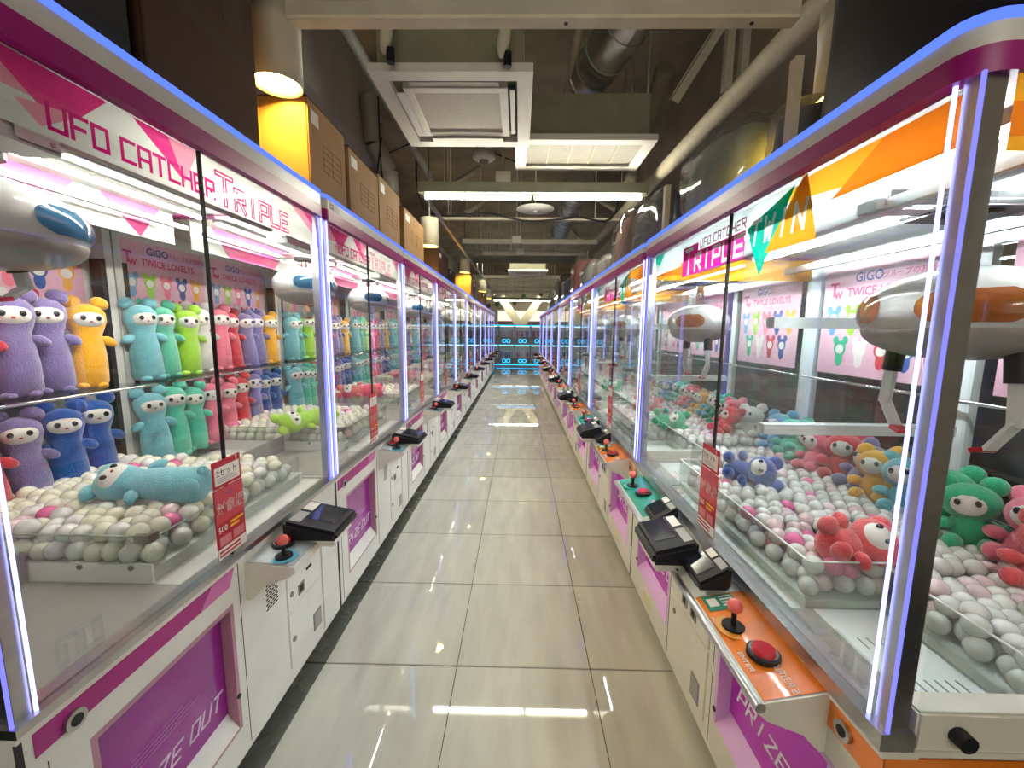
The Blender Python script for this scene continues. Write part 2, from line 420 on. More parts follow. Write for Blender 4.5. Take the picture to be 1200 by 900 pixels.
def shell_patch(c,rad,a0,a1,e0,e1,k,mat,n=14,m=6):
    V=[];F=[]
    for j in range(m+1):
        e=R(e0+(e1-e0)*j/m)
        for i in range(n+1):
            # rounded ends
            w=1-.35*abs(2*j/m-1)**3; a=R((a0+a1)/2+(a1-a0)/2*w*(2*i/n-1))
            V.append((c[0]+rad[0]*k*math.cos(e)*math.cos(a),c[1]+rad[1]*k*math.cos(e)*math.sin(a),c[2]+rad[2]*k*math.sin(e)))
    for j in range(m): F+=[(j*(n+1)+i,j*(n+1)+i+1,(j+1)*(n+1)+i+1,(j+1)*(n+1)+i) for i in range(n)]
    return MB().add(V,F,mat,True)
def claw_parts(pr,P,d,y,z,ztop,window,az,arms,off):
    c=pr.part('claw_unit',MB().cyl(P(d,y,z+.1),P(d,y,ztop),.022,chrome,14).cyl(P(d,y,ztop-.02),P(d,y,ztop),.06,black,16),None,'hanging claw unit on a chrome pole')
    pr.part('cross_bar',bx(MB(),P,(.20,y-.03,ztop-.005),(.62,y+.03,ztop+.02),alu),c)
    C=P(d,y,z); rad=(.17,.235,.115)
    pr.part('shell',MB().sph(C,rad,claww,28,18),c,'white saucer-shaped shell')
    pr.part('shell_skirt',MB().sph((C[0],C[1],C[2]-.045),(.160,.222,.078),clawg,28,12),c,'grey underside')
    for a in az: pr.part('window_band',shell_patch(C,rad,a[0],a[1],-14,24,1.012,window),c,'glossy tinted window on the shell')
    pr.part('trim_line',MB().lathe([(1.004,-.006),(1.010,-.003),(1.010,.003),(1.004,.006)],clawg,36),c) if False else None
    for sy in (-1,1):
        a=pr.part('arm',MB().cyl(P(d,y+sy*off,z-.085),P(d,y+sy*(off+.01),z-.085-.08*arms),.024,black,12).bar(P(d,y+sy*(off+.01),z-.085-.07*arms),P(d,y+sy*(off+.02),z-.085-.18*arms),.032,.014,coolwhite).bar(P(d,y+sy*(off+.02),z-.085-.17*arms),P(d,y+sy*(off-.03),z-.085-.25*arms),.032,.009,coolwhite),c)
        pr.part('arm_pad',MB().bar(P(d,y+sy*(off-.025),z-.085-.245*arms),P(d,y+sy*(off-.055),z-.085-.255*arms),.034,.012,redb),a)

def make_left():
    W,D=LW,LD; P=frame(-1,W,D); pr=Proto(); r=(0,1,0); u=(0,0,1)
    b=MB()
    bx(b,P,(.06,.006,.07),(D,W-.006,.745),white)
    for y0,y1,z0,z1 in ((.006,.12,.07,.745),(.56,W-.006,.07,.745),(.12,.56,.625,.745),(.12,.56,.07,.18)):
        bx(b,P,(0,y0,z0),(.06,y1,z1),white)
    body=pr.part('cabinet_body',b,None,'white enamel lower cabinet')
    for q in ((.592,.594,.09,.74),(.0,.012,.07,.745),(.045,.047,.09,.66)): pr.part('panel_seam',bx(MB(),P,(-.001,q[0],q[2]),(.001,q[1],q[3]),dark),body)
    for dy in (.08,W-.08):
        for dd in (.1,D-.1):
            pr.part('foot',MB().cyl(P(dd,dy,0),P(dd,dy,.012),.03,black,12).cyl(P(dd,dy,.012),P(dd,dy,.07),.014,alud,10),None,'short adjustable foot')
    f=MB()
    for y0,y1,z0,z1 in ((.12,.135,.18,.625),(.545,.56,.18,.625),(.135,.545,.61,.625),(.135,.545,.18,.19)):
        bx(f,P,(.0,y0,z0),(.045,y1,z1),frameL)
    fr=pr.part('prize_door_frame',f,None,'dull pink frame around the prize opening')
    dr=pr.part('prize_door',bx(MB(),P,(.034,.136,.245),(.042,.544,.609),prize),None,'magenta translucent prize door')
    # lettering near the lower edge of the door, slanted as printed
    lt=MB().strokes('PRIZE OUT',.045,.030,.014,Vector(P(.0335,.150,.30)),r,u,M('door_lettering',(.82,.62,.80),.4),.006,.0012,.35)
    for k in range(4):
        z=.40+k*.012; lt.prism([(0,0),(.30-.05*k,0),(.30-.05*k,.0015),(0,.0015)],P(.0335,.17+.02*k,z),r,u,.001,M('door_line',(.7,.35,.65),.4))
    pr.part('lettering',lt,dr,'pale PRIZE OUT lettering')
    lip=MB().add([P(.0,.136,.19),P(.0,.544,.19),P(.04,.544,.245),P(.04,.136,.245),P(.04,.136,.19),P(.04,.544,.19)],[(0,1,2,3),(0,3,4),(1,5,2)],white)
    pr.part('prize_lip',lip,None)
    pr.part('door_latch',MB().cyl(P(-.004,.552,.30),P(.0,.552,.30),.008,black,10),None)
    st=MB().prism([(0,0),(.52,0),(.545,.05),(0,.05)],P(0,.028,.687),r,u,.002,magenta)
    st.prism([(.40,0),(.52,0),(.545,.05),(.45,.05)],P(-.0022,.028,.687),r,u,.001,magenta2)
    pr.part('stripe',st,None,'magenta stripe under the glass')
    lk=pr.part('lock',MB().cyl(P(-.010,.095,.70),P(0,.095,.70),.021,alu,20),None,'round key lock')
    pr.part('key_slot',MB().cyl(P(-.0115,.095,.70),P(-.009,.095,.70),.012,dark,14),lk)
    vg=MB()
    for i in range(11):
        for j in range(4):
            y=.722+j*.018+(i%2)*.006; z=.475+i*.010
            bx(vg,P,(-.0012,y,z),(.001,y+.012,z+.005),dark)
    pr.part('vent_grille',vg,None,'slotted speaker vent')
    for z0,z1 in ((.376,.515),(.128,.368)):
        d_=pr.part('coin_door',bx(MB(),P,(-.005,.845,z0),(.003,1.105,z1),white),None,'small hinged coin door',bevel=.002)
        pr.part('door_lock',MB().cyl(P(-.010,.872,z1-.075 if z1>.4 else .245),P(-.004,.872,z1-.075 if z1>.4 else .245),.011,alud,14),d_)
        if z1>.4:
            pr.part('coin_slot',bx(bx(MB(),P,(-.008,.92,.40),(-.004,.965,.445),alud),P,(-.0085,.93,.408),(-.0075,.955,.437),dark),d_)
            pr.part('coin_entry',bx(MB(),P,(-.0075,.99,.470),(-.004,1.03,.480),dark),d_)
        else:
            pr.part('coin_return',bx(bx(MB(),P,(-.008,1.025,.155),(-.004,1.09,.235),alud),P,(-.0085,1.033,.163),(-.0075,1.082,.228),greyp),d_)
    pr.part('end_panel',bx(MB(),P,(-.006,1.125,.085),(.002,1.285,.69),white),None,bevel=.002)
    # control shelf
    prof=[(0,.725),(-.165,.708),(-.170,.690),(-.135,.668),(-.06,.640),(-.02,.595),(0,.59)]
    cp=MB(); n=len(prof)
    V=[P(d,.625,z) for d,z in prof]+[P(d,.99,z) for d,z in prof]
    cp.add(V,[tuple(range(n)),tuple(range(2*n-1,n-1,-1))]+[(i,n+i,n+(i+1)%n,(i+1)%n) for i in range(n)],whiteR)
    c=pr.part('control_panel',cp,None,'cream control shelf jutting into the aisle')
    pl=MB().add([P(-.005,.63,.7275),P(-.160,.63,.7115),P(-.160,.985,.7115),P(-.005,.985,.7275)],[(0,1,2,3)],silver)
    pr.part('deck_plate',pl,c,'silvery printed deck plate')
    joystick(pr,P,-.105,.675,.718,coral,c,bluedec)
    button(pr,P,-.06,.748,.722,c)
    terminal(pr,P,-.245,-.045,.765,.975,.722,None)
    pr.part('terminal_bracket',bx(bx(MB(),P,(-.225,.79,.690),(-.04,.955,.724),whiteR),P,(-.03,.80,.62),(0,.94,.70),whiteR),None,bevel=.006)
    # rails and glass
    pr.part('glass_rail',bx(bx(MB(),P,(-.006,.0,.745),(.05,W,.757),white),P,(-.010,.0,.757),(.045,W,.776),alu),None,'aluminium rail under the glass')
    for y0,y1 in ((.048,.588),(.594,W-.048)):
        g=pr.part('glass_door',bx(MB(),P,(.010,y0,.776),(.016,y1,1.995),GLASS),None,'clear glass door')
        if y0<.1:
            h=MB()
            for a0,a1,z0,z1 in ((.09,.175,.815,.823),(.09,.175,.868,.876),(.09,.105,.823,.868),(.125,.140,.823,.868),(.160,.175,.823,.868)):
                bx(h,P,(.0,a0,z0),(.010,a1,z1),ACRYL)
            pr.part('handle',h,g,'clear plastic pull handle')
    pr.part('door_seam',bx(MB(),P,(.008,.588,.776),(.018,.594,1.995),blackm),None,'black gasket between the glass doors')
    for y0 in (.006,W-.044):
        p_=pr.part('corner_post',bx(MB(),P,(.006,y0+.006,.757),(.040,y0+.032,1.995),alu),None,'aluminium corner post')
        for k in ((.0,.005) if y0<.1 else (.030,)):
            pass
        for yy,lm in ((y0-.004,blue),(y0+.034,paleblue)):
            pr.part('led_edge',bx(MB(),P,(-.001,yy,.765),(.004,yy+.004,1.995),lm),p_,'glowing blue edge light')
    pr.part('side_glass',bx(MB(),P,(.05,.001,.76),(D-.06,.006,1.995),GLASS),None)
    # top
    tp=MB(); x0,x1=P(D,0,0)[0],P(-.012,0,0)[0]
    tp.rring(x0,x1,-W/2+.002,W/2-.002,2.046,2.092,.04,.03,white); 
    t=pr.part('top_fascia',tp,None,'white band along the machine top')
    tm=MB().rring(x0-.002,x1+.002,-W/2+.001,W/2-.001,1.995,2.046,.04,.03,magenta)
    pr.part('magenta_band',tm,t,'magenta band along the machine top')
    pr.part('led_strip',MB().rring(x0,x1+.003,-W/2+.002,W/2-.002,2.092,2.110,.04,.012,bluetop),t,'glowing blue strip light along the top edge')
    pr.part('roof_panel',bx(MB(),P,(.02,.012,2.0),(D-.02,W-.012,2.085),inwhite),None)
    # interior
    bw=bx(MB(),P,(D-.03,.04,.745),(D,W-.04,2.0),inwhite)
    back=pr.part('back_panel',bw,None,'white back panel')
    for y0 in (.0,W-.045):
        pr.part('back_post',bx(bx(MB(),P,(D-.10,y0+.004,.745),(D-.002,y0+.041,2.0),inwhite),P,(D-.102,y0+(.041 if y0<.1 else -.020),.80),(D-.05,y0+(.065 if y0<.1 else .004),1.80),blackm),None,'white rear post with a black slot')
    lay=[([(0,.13),(.25,.13),(.17,.065),(.0,.06)],fpale),([(.06,.13),(.29,.13),(.23,.07),(.15,.055)],fpink),([(.11,.05),(.23,.07),(.15,.015)],fpale),
         ([(.35,.13),(.47,.13),(.495,.03)],fpink),([(.45,.13),(.55,.13),(.495,.03)],fpale),([(0,.06),(.05,.0),(0,.0)],fpale),([(1.03,.13),(1.202,.13),(1.202,.05)],fpale),([(1.12,.13),(1.202,.13),(1.202,.09)],fpink)]
    lay+=[(q,ftxt) for q in stroke_polys('UFO CATCHER',.046,.031,.012,.165,.020,.0085)]
    for th,mt in ((.017,ftxt),(.0055,fwhite)):
        lay+=[(q,mt) for q in stroke_polys('T',.085,.066,0,.620,.016,th)+stroke_polys('RIPLE',.060,.044,.020,.700,.016,th)]
    h=pr.part('header_panel',MB().painted([(0,0),(W-.1,0),(W-.1,.13),(0,.13)],lay,P(.022,.05,1.865),r,u,fwhite),None,'backlit white header film with pink facets and magenta lettering')
    for dd in (.24,.52):
        l=pr.part('lamp_channel',bx(MB(),P,(dd-.018,.04,1.985),(dd+.018,W-.04,2.0),greyp),None)
        pr.part('led_lamp',bx(MB(),P,(dd-.006,.05,1.975),(dd+.006,W-.05,1.985),ledL),l,'bright white interior strip lamp')
    pp=MB().prism([(.08,.13),(.74,.13),(.60,.0),(.20,.0)],P(.648,.10,1.865),r,u,.002,pinkp)
    bx(pp,P,(.65,.05,1.865),(.655,W-.05,1.995),hdrw)
    pp.prism([(.85,.13),(1.10,.13),(1.0,.0)],P(.648,.08,1.865),r,u,.002,pinkp)
    pr.part('rear_header',pp,None,'white rear header with a pink panel')
    g=MB(); bx(g,P,(.20,.06,1.90),(.30,.40,1.985),claww); bx(g,P,(.195,.30,1.905),(.20,.39,1.975),claww)
    bx(g,P,(.20,.05,1.925),(.225,W-.05,1.945),alud); bx(g,P,(.58,.05,1.925),(.605,W-.05,1.945),alud)
    pass
    ga=pr.part('gantry',g,None,'white carriage on aluminium rails',bevel=.004)
    for zz in (1.918,1.965): pr.part('screw',MB().cyl(P(.193,.375,zz),P(.195,.375,zz),.006,alud,10),ga)
    claw_parts(pr,P,.47,.43,1.765,1.94,clawb,((-5,62),(-75,-25)),.45,.06)
    # play field
    fl=MB(); bx(fl,P,(.02,.012,.745),(D-.03,W-.012,.765),inwhite)
    bx(fl,P,(.15,.455,.765),(D-.03,W-.02,.800),inwhite)
    pr.part('play_floor',fl,None)
    ch=MB(); bx(ch,P,(.02,.03,.765),(.5,.44,.768),greyp); bx(ch,P,(.50,.03,.765),(.506,.44,.86),greyp)
    bx(ch,P,(.142,.446,.765),(1.04,.4545,.822),inwhite)
    chi=pr.part('prize_chute',ch,None,'grey prize chute')
    for dd in (.20,.35): pr.part('screw',MB().cyl(P(dd,.442,.812),P(dd,.446,.812),.008,alud,10),chi)
    ac=MB(); bx(ac,P,(.142,.446,.822),(1.04,.451,.905),ACRYL)
    a1=pr.part('acrylic_partition',ac,None,'clear acrylic partition')
    pr.part('top_edge',bx(MB(),P,(.142,.4455,.905),(1.04,.4515,.908),M('acrylic_edge',(.35,.40,.34),.2)),a1)
    ac=MB(); bx(ac,P,(.140,.452,.768),(.145,1.24,.895),ACRYL)
    a2=pr.part('acrylic_partition',ac,None,'clear acrylic partition')
    pr.part('top_edge',bx(MB(),P,(.1395,.452,.895),(.1455,1.24,.8975),MATS['acrylic_edge']),a2)
    pr.part('corner_bracket',bx(bx(MB(),P,(.136,.441,.888),(.150,.475,.912),alud),P,(.136,.441,.888),(.180,.455,.912),alud),None,'metal bracket joining the acrylic sheets')
    ac=MB(); bx(ac,P,(.16,.62,.90),(.166,.90,1.00),ACRYL)
    # shelf
    s_=pr.part('glass_shelf',bx(MB(),P,(.80,.05,1.228),(D-.04,W-.05,1.234),GLASS),None,'clear shelf for the upper row of plush toys')
    pr.part('shelf_bar',MB().cyl(P(.795,.045,1.231),P(.795,W-.045,1.231),.006,chrome,10),s_,'chrome bar along the shelf edge')
    return pr
PL=make_left()
NL=11
LROOT=[]
for i in range(NL):
    y=LY0+LW*i+LW/2
    dy=(0,.30,.12,.40,.05,.33,.2,.1,.4,.0,.3)[i]
    LROOT.append(PL.spawn('claw_machine',(XL-LD/2,y,0),(0,0,0),shift={'claw_unit':(0,dy,0)},label=
       'white and magenta claw machine with blue edge lights, %s in the left row'%ORD[i],cat='claw machine',group='left row of claw machines'))
# number sticker on the second machine
build('number_sticker',MB().box((XL+.0125,LY0+LW+.05,2.052),(XL+.0135,LY0+LW+.16,2.088),paper).text('L2',.034,(XL+.0142,LY0+LW+.06,2.057),(0,1,0),(0,0,1),inkb,.015),None)
st=bpy.data.objects['number_sticker']; st.parent=LROOT[1]; st.location=-LROOT[1].location

# ------------------------------------------------------------------ right claw machines
RW,RD,RH=1.604,.93,1.968
RY0=.66
def make_right():
    W,D=RW,RD; P=frame(1,W,D); pr=Proto(); r=(0,-1,0); u=(0,0,1)
    b=MB(); bx(b,P,(.07,.006,.07),(D,W-.006,.735),whiteR)
    wins=((.10,.585),(1.02,1.50))
    for y0,y1,z0,z1 in ((.006,.10,.07,.735),(.585,1.02,.07,.735),(1.50,W-.006,.07,.735)): bx(b,P,(0,y0,z0),(.07,y1,z1),whiteR)
    for a,c in wins:
        bx(b,P,(0,a,.07),(.07,c,.20),whiteR); bx(b,P,(0,a,.60),(.07,c,.735),whiteR)
    body=pr.part('cabinet_body',b,None,'cream enamel lower cabinet')
    for q in ((.0,.010,.07,.735),(1.005,1.008,.09,.6),(.605,.607,.09,.6)): pr.part('panel_seam',bx(MB(),P,(-.001,q[0],q[2]),(.001,q[1],q[3]),dark),body)
    for dy in (.08,W-.08):
        for dd in (.1,D-.1):
            pr.part('foot',MB().cyl(P(dd,dy,0),P(dd,dy,.012),.03,black,12).cyl(P(dd,dy,.012),P(dd,dy,.07),.014,alud,10),None,'short adjustable foot')
    for a,c in wins:
        f=MB()
        for y0,y1,z0,z1 in ((a,a+.018,.20,.60),(c-.018,c,.20,.60),(a+.018,c-.018,.585,.60)): bx(f,P,(.0,y0,z0),(.055,y1,z1),frameR)
        f.add([P(0,a+.018,.20),P(0,c-.018,.20),P(.05,c-.018,.245),P(.05,a+.018,.245)],[(0,3,2,1)],frameR)
        bx(f,P,(.05,a+.018,.20),(.055,c-.018,.26),coolwhite)
        fr=pr.part('prize_door_frame',f,None,'lilac frame around the prize opening')
        pr.part('door_latch',MB().cyl(P(-.004,c-.009,.245),P(.0,c-.009,.245),.009,black,10),fr)
        d_=pr.part('prize_door',bx(MB(),P,(.045,a+.018,.25),(.052,c-.018,.585),prizeR),None,'bright violet prize door')
        lt=MB().strokes('PRIZE OUT',.050,.034,.015,Vector(P(.044,c-.06,.33)),r,u,M('door_lettering_pale',(.86,.78,.88),.4),.007,.0012,.3)
        pr.part('lettering',lt,d_,'white PRIZE OUT lettering')
        pr.part('caution_sticker',bx(MB(),P,(-.001,(a+c)/2-.02,.10),(0,(a+c)/2+.10,.16),M('pale_sticker',(.72,.66,.40),.5)),body)
    for z0,z1 in ((.405,.60),(.125,.395)):
        d_=pr.part('coin_door',bx(MB(),P,(-.005,.64,z0),(.003,.965,z1),whiteR),None,'small hinged coin door',bevel=.002)
        zz=.50 if z1>.5 else .34
        pr.part('door_lock',MB().cyl(P(-.011,.935,zz),P(-.004,.935,zz),.011,alud,14),d_)
        if z1>.5:
            for k in (.74,.82): pr.part('coin_slot',bx(bx(MB(),P,(-.009,k,.43),(-.004,k+.045,.485),alud),P,(-.0095,k+.01,.44),(-.0085,k+.035,.475),dark),d_)
        else: pr.part('coin_return',bx(bx(MB(),P,(-.008,.68,.145),(-.004,.745,.235),alud),P,(-.0085,.688,.153),(-.0075,.737,.228),greyp),d_)
    # stripes
    pr.part('stripe',bx(MB(),P,(-.002,.0,.668),(0,.13,.735),orange),None,'orange stripe under the glass')
    pr.part('stripe',bx(MB(),P,(-.002,1.46,.668),(0,W,.735),green),None,'green stripe under the glass')
    lk=pr.part('lock',MB().cyl(P(-.010,.085,.70),P(0,.085,.70),.020,alu,20),None,'round key lock'); pr.part('key_slot',MB().cyl(P(-.0115,.085,.70),P(-.009,.085,.70),.011,dark,14),lk)
    # control panel along the whole front
    Y0,Y1=.128,1.445
    prof=[(0,.742),(-.148,.712),(-.152,.690),(-.13,.672),(-.05,.64),(-.012,.60),(0,.60)]
    n=len(prof); cp=MB(); V=[P(d,Y0,z) for d,z in prof]+[P(d,Y1,z) for d,z in prof]
    cp.add(V,[tuple(range(n-1,-1,-1)),tuple(range(n,2*n))]+[(n+i,i,(i+1)%n,n+(i+1)%n) for i in range(n)],whiteR)
    c=pr.part('control_panel',cp,None,'cream control shelf jutting into the aisle')
    def zt(d): return .742+.030*d/.148
    def deck(y0,y1,mt,nm,lb):
        return pr.part(nm,MB().add([P(-.004,y0,zt(-.004)+.002),P(-.004,y1,zt(-.004)+.002),P(-.138,y1,zt(-.138)+.002),P(-.138,y0,zt(-.138)+.002)],[(0,1,2,3)],mt),c,lb)
    deck(Y0+.006,.475,orange,'deck_plate','orange player deck'); deck(.478,1.005,coolwhite,'deck_plate','white middle deck'); deck(1.008,Y1-.006,green,'deck_plate','green player deck')
    pr.part('edge_bar',MB().cyl(P(-.146,Y0,.702),P(-.146,Y1,.702),.012,alu,12),c,'rounded metal edge')
    nv=Vector((-.03,0,.148)).normalized()
    def onp(d,y,k=.003): return Vector(P(d,y,zt(d)+k))
    rd=Vector((0,-1,0)); ud=Vector(P(0,0,zt(0)))-Vector(P(-.148,0,zt(-.148))); ud.normalize()
    lt=MB().strokes('PLAYER 2',.014,.0075,.0037,onp(-.072,.218),rd,ud,M('deck_print',(.85,.72,.55),.4),.002,.0006)
    lt.strokes('MOVE',.008,.007,.0035,onp(-.134,.385),rd,ud,MATS['deck_print'],.002,.0006); lt.strokes('ENTER',.009,.008,.004,onp(-.126,.262),rd,ud,MATS['deck_print'],.002,.0006)
    lt.strokes('PLAYER 1',.014,.0075,.0037,onp(-.06,1.14),rd,ud,MATS['deck_print'],.003,.0006)
    pr.part('lettering',lt,c,'pale player lettering')
    stk=MB(); stk.prism([(0,0),(.06,0),(.06,.085),(0,.085)],onp(-.125,.47,.003),rd,ud,.001,M('green_sticker',(.02,.22,.13),.45))
    for k in range(4): stk.prism([(.006+.012*k,.045),(.011+.012*k,.045),(.011+.012*k,.08),(.006+.012*k,.08)],onp(-.125,.47,.0042),rd,ud,.0006,paper)
    stk.prism([(.012,.008),(.045,.008),(.045,.035),(.012,.035)],onp(-.125,.47,.0042),rd,ud,.0006,paper)
    pr.part('sticker',stk,c,'green information sticker')
    joystick(pr,P,-.095,.345,zt(-.095),coral,c,amber); button(pr,P,-.075,.245,zt(-.075),c)
    joystick(pr,P,-.09,1.335,zt(-.09),coral,c,teal); button(pr,P,-.07,1.225,zt(-.07),c)
    # terminals: a large monitor in the middle and two small readers
    terminal(pr,P,-.225,-.075,.60,.83,.735,None,.045,.085,'large black payment monitor')
    for y0 in (.47,.88): terminal(pr,P,-.135,-.035,y0,y0+.14,.738,None,.02,.075,'small black card reader')
    pr.part('monitor_bracket',bx(bx(MB(),P,(-.21,.62,.705),(-.07,.80,.738),whiteR),P,(-.15,.60,.70),(-.13,.64,.72),black),None,bevel=.006)
    # rail and glass
    pr.part('glass_rail',bx(bx(MB(),P,(-.006,.0,.735),(.06,W,.750),whiteR),P,(-.012,.0,.750),(.05,W,.785),alu),None,'aluminium rail under the glass')
    zt0,zt1=.785,1.883
    for y0,y1 in ((.05,.745),(.75,W-.05)):
        g=pr.part('glass_door',bx(MB(),P,(.012,y0,zt0),(.018,y1,zt1),GLASS),None,'clear glass door')
        if y0<.1:
            h=MB()
            for a0,a1,z0,z1 in ((.065,.15,.815,.823),(.065,.15,.868,.876),(.065,.08,.823,.868),(.10,.115,.823,.868),(.135,.15,.823,.868)): bx(h,P,(.002,a0,z0),(.012,a1,z1),ACRYL)
            pr.part('handle',h,g,'clear plastic pull handle')
    pr.part('door_seam',bx(MB(),P,(.010,.745,zt0),(.020,.75,zt1),blackm),None,'black gasket between the glass doors')
    for y0 in (.006,W-.044):
        p_=pr.part('corner_post',bx(MB(),P,(.008,y0+.006,.75),(.046,y0+.032,zt1),alu),None,'aluminium corner post')
        for yy,lm in ((y0-.004,blue),(y0+.036,paleblue)):
            pr.part('led_edge',bx(MB(),P,(-.001,yy,.765),(.004,yy+.004,zt1),lm),p_,'glowing blue edge light')
    sg=pr.part('side_glass',bx(MB(),P,(.05,.001,.83),(D-.05,.006,zt1),GLASS),None)
    sl=MB(); bx(sl,P,(.03,.001,.735),(D-.02,.03,.755),whiteR); bx(sl,P,(.05,.0,.755),(D-.03,.05,.83),whiteR)
    si=pr.part('side_sill',sl,None,'cream sill under the side glass',bevel=.004)
    pr.part('sill_knob',MB().cyl(P(.12,-.022,.79),P(.12,0,.79),.016,black,14),si,'black knob')
    pr.part('side_stripe',bx(MB(),P,(.0,.0005,.668),(D,.003,.735),orange),None)
    x0,x1=P(-.012,0,0)[0],P(D,0,0)[0]
    t=pr.part('top_fascia',MB().rring(x0,x1,-W/2+.002,W/2-.002,1.922,1.952,.05,.03,white),None,'white band along the machine top')
    pr.part('magenta_band',MB().rring(x0-.002,x1+.002,-W/2+.001,W/2-.001,1.883,1.922,.05,.03,magenta),t,'magenta band along the machine top')
    pr.part('led_strip',MB().rring(x0-.003,x1,-W/2+.002,W/2-.002,1.952,1.968,.05,.012,bluetop),t,'glowing blue strip light along the top edge')
    pr.part('roof_panel',bx(MB(),P,(.02,.012,1.886),(D-.02,W-.012,1.94),coolwhite),None)
    # header with amber facets and the sign
    wd=W-.11
    lay=[([(wd-.50,.05),(wd-.36,.083),(wd-.15,.083),(wd-.25,.02)],famber),([(wd-.25,.02),(wd-.15,.083),(wd,.083),(wd,.035)],famberd),([(wd-.28,.0),(wd-.25,.02),(wd,.035),(wd,.0)],famberd),([(0,.083),(.14,.083),(.06,.03),(0,.05)],fteal)]
    pr.part('header_panel',MB().painted([(0,0),(wd,0),(wd,.083),(0,.083)],lay,P(.034,W-.055,1.80),r,u,fgrey),None,'backlit pale header film with amber facets')
    pr.part('side_header',MB().painted([(0,0),(D-.1,0),(D-.1,.108),(0,.108)],[([(0,.02),(.4,.04),(.5,.07),(0,.07)],famberd)],P(.055,.009,1.775),(1,0,0),u,famber),None,'amber header film over the side glass')
    lay=[([(0,.0),(.49,.0),(.49,.085),(.15,.085),(.15,.118),(0,.118)],fhot)]
    lay+=[(q,fwhite) for q in stroke_polys('T',.092,.065,0,.030,.012,.014)+stroke_polys('RIPLE',.058,.050,.026,.125,.014,.014)]
    lay+=[(q,ftxtd) for q in stroke_polys('UFO CATCHER',.028,.020,.012,.165,.094,.006)]
    pr.part('title_sign',MB().painted([(0,0),(.5,0),(.5,.13),(0,.13)],lay,P(.026,1.165,1.732),r,u,None),None,'hot pink title film with white and dark red lettering')
    lay=[([(0,.12),(.215,.180),(.085,-.03)],fteal),([(.105,.032),(.255,.205),(.31,.028)],famber)]+[(q,fwhite) for q in stroke_polys('TWIN',.064,.040,.024,.026,.066,.011,.12)]
    pr.part('twin_sign',MB().painted([(0,-.03),(.31,-.03),(.31,.205),(0,.205)],lay,Vector(P(.026,.668,1.695)),r,u,None),None,'green and amber triangles with white TWIN lettering')
    # lamps
    for dd in (.20,.55):
        l=pr.part('lamp_channel',bx(MB(),P,(dd-.02,.05,1.868),(dd+.02,W-.05,1.886),coolwhite),None)
        pr.part('led_lamp',bx(MB(),P,(dd-.006,.06,1.858),(dd+.006,W-.06,1.868),ledR),l,'bright white interior strip lamp')
    g=MB(); bx(g,P,(.22,.05,1.80),(.25,W-.05,1.83),alu); bx(g,P,(.70,.05,1.80),(.73,W-.05,1.83),alu); bx(g,P,(.22,.40,1.81),(.73,.48,1.85),blackm); bx(g,P,(.36,.35,1.80),(.56,.53,1.815),black)
    pr.part('gantry',g,None,'black carriage on aluminium rails',bevel=.003)
    claw_parts(pr,P,.46,.44,1.557,1.81,clawo,((112,172),(195,250)),1.0,.15)
    # back: frame, glass, rails
    bk=MB()
    for y0,y1,z0,z1 in ((.0,W,.735,.86),(.0,W,1.80,1.886),(0,.05,.86,1.80),(W-.05,W,.86,1.80),(.775,.83,.86,1.80)): bx(bk,P,(D-.03,y0,z0),(D,y1,z1),coolwhite)
    bp=pr.part('back_frame',bk,None,'white rear frame')
    pr.part('back_glass',bx(MB(),P,(D-.018,.05,.86),(D-.013,W-.05,1.80),GLASS),None)
    for zz in (.905,1.27): pr.part('guard_rail',MB().cyl(P(D-.06,.03,zz),P(D-.06,W-.03,zz),.007,chrome,10),bp,'chrome guard rail')
    # central divider with two white bars
    dv=pr.part('divider',bx(MB(),P,(.10,.795,.80),(D-.06,.80,1.75),ACRYL),None,'clear divider between the two players')
    for zz in (1.16,1.535): pr.part('divider_bar',bx(MB(),P,(.20,.775,zz-.018),(D-.06,.82,zz+.018),coolwhite),dv,'white perforated bar')
    # field
    fl=MB(); bx(fl,P,(.02,.05,.735),(D-.03,W-.012,.768),coolwhite); bx(fl,P,(.31,.05,.768),(D-.03,.36,.790),coolwhite); bx(fl,P,(.105,.37,.768),(D-.03,1.23,.790),coolwhite); bx(fl,P,(.31,1.24,.768),(D-.03,W-.02,.790),coolwhite)
    pr.part('play_floor',fl,None)
    ch=MB(); 
    for y0,y1 in ((.055,.362),(1.238,W-.02)):
        bx(ch,P,(.03,y0,.768),(.12,y1,.771),greyp)
        for k in range(6): bx(ch,P,(.155+.022*k,y0+.05,.768),(.158+.022*k,y0+.085,.7695),greyp); bx(ch,P,(.155+.022*k,y0+.17,.768),(.158+.022*k,y0+.205,.7695),greyp)
    pr.part('chute_plate',ch,None,'slotted prize chute plate')
    edge=M('acrylic_edge_white',(.85,.88,.88),.15)
    for (a,b_,lo) in (((.098,.368),(.103,1.235),.90),((.103,.364),(.305,.369),.90),((.300,.052),(.305,.364),.89),((.103,1.232),(.305,1.237),.90),((.300,1.237),(.305,W-.02),.89)):
        i=pr.part('acrylic_partition',bx(MB(),P,(a[0],a[1],.768),(b_[0],b_[1],lo),ACRYL),None,'clear acrylic partition')
        pr.part('top_edge',bx(MB(),P,(a[0]-.0005,a[1],lo),(b_[0]+.0005,b_[1],lo+.003),edge),i)
    return pr
PR=make_right()
NR=8
for i in range(NR):
    PR.spawn('claw_machine',(XR+RD/2,RY0+RW*i+RW/2,0),(0,0,0),skip=() if i==0 else ('sill_knob',),shift={'claw_unit':(0,(0,-.06,.1,-.1,.2,0,.1,0)[i],0)},label=
       'cream two-player claw machine with orange and green decks, %s in the right row'%(ORD[i] if i<NR-1 else 'farthest'),cat='claw machine',group='right row of claw machines')

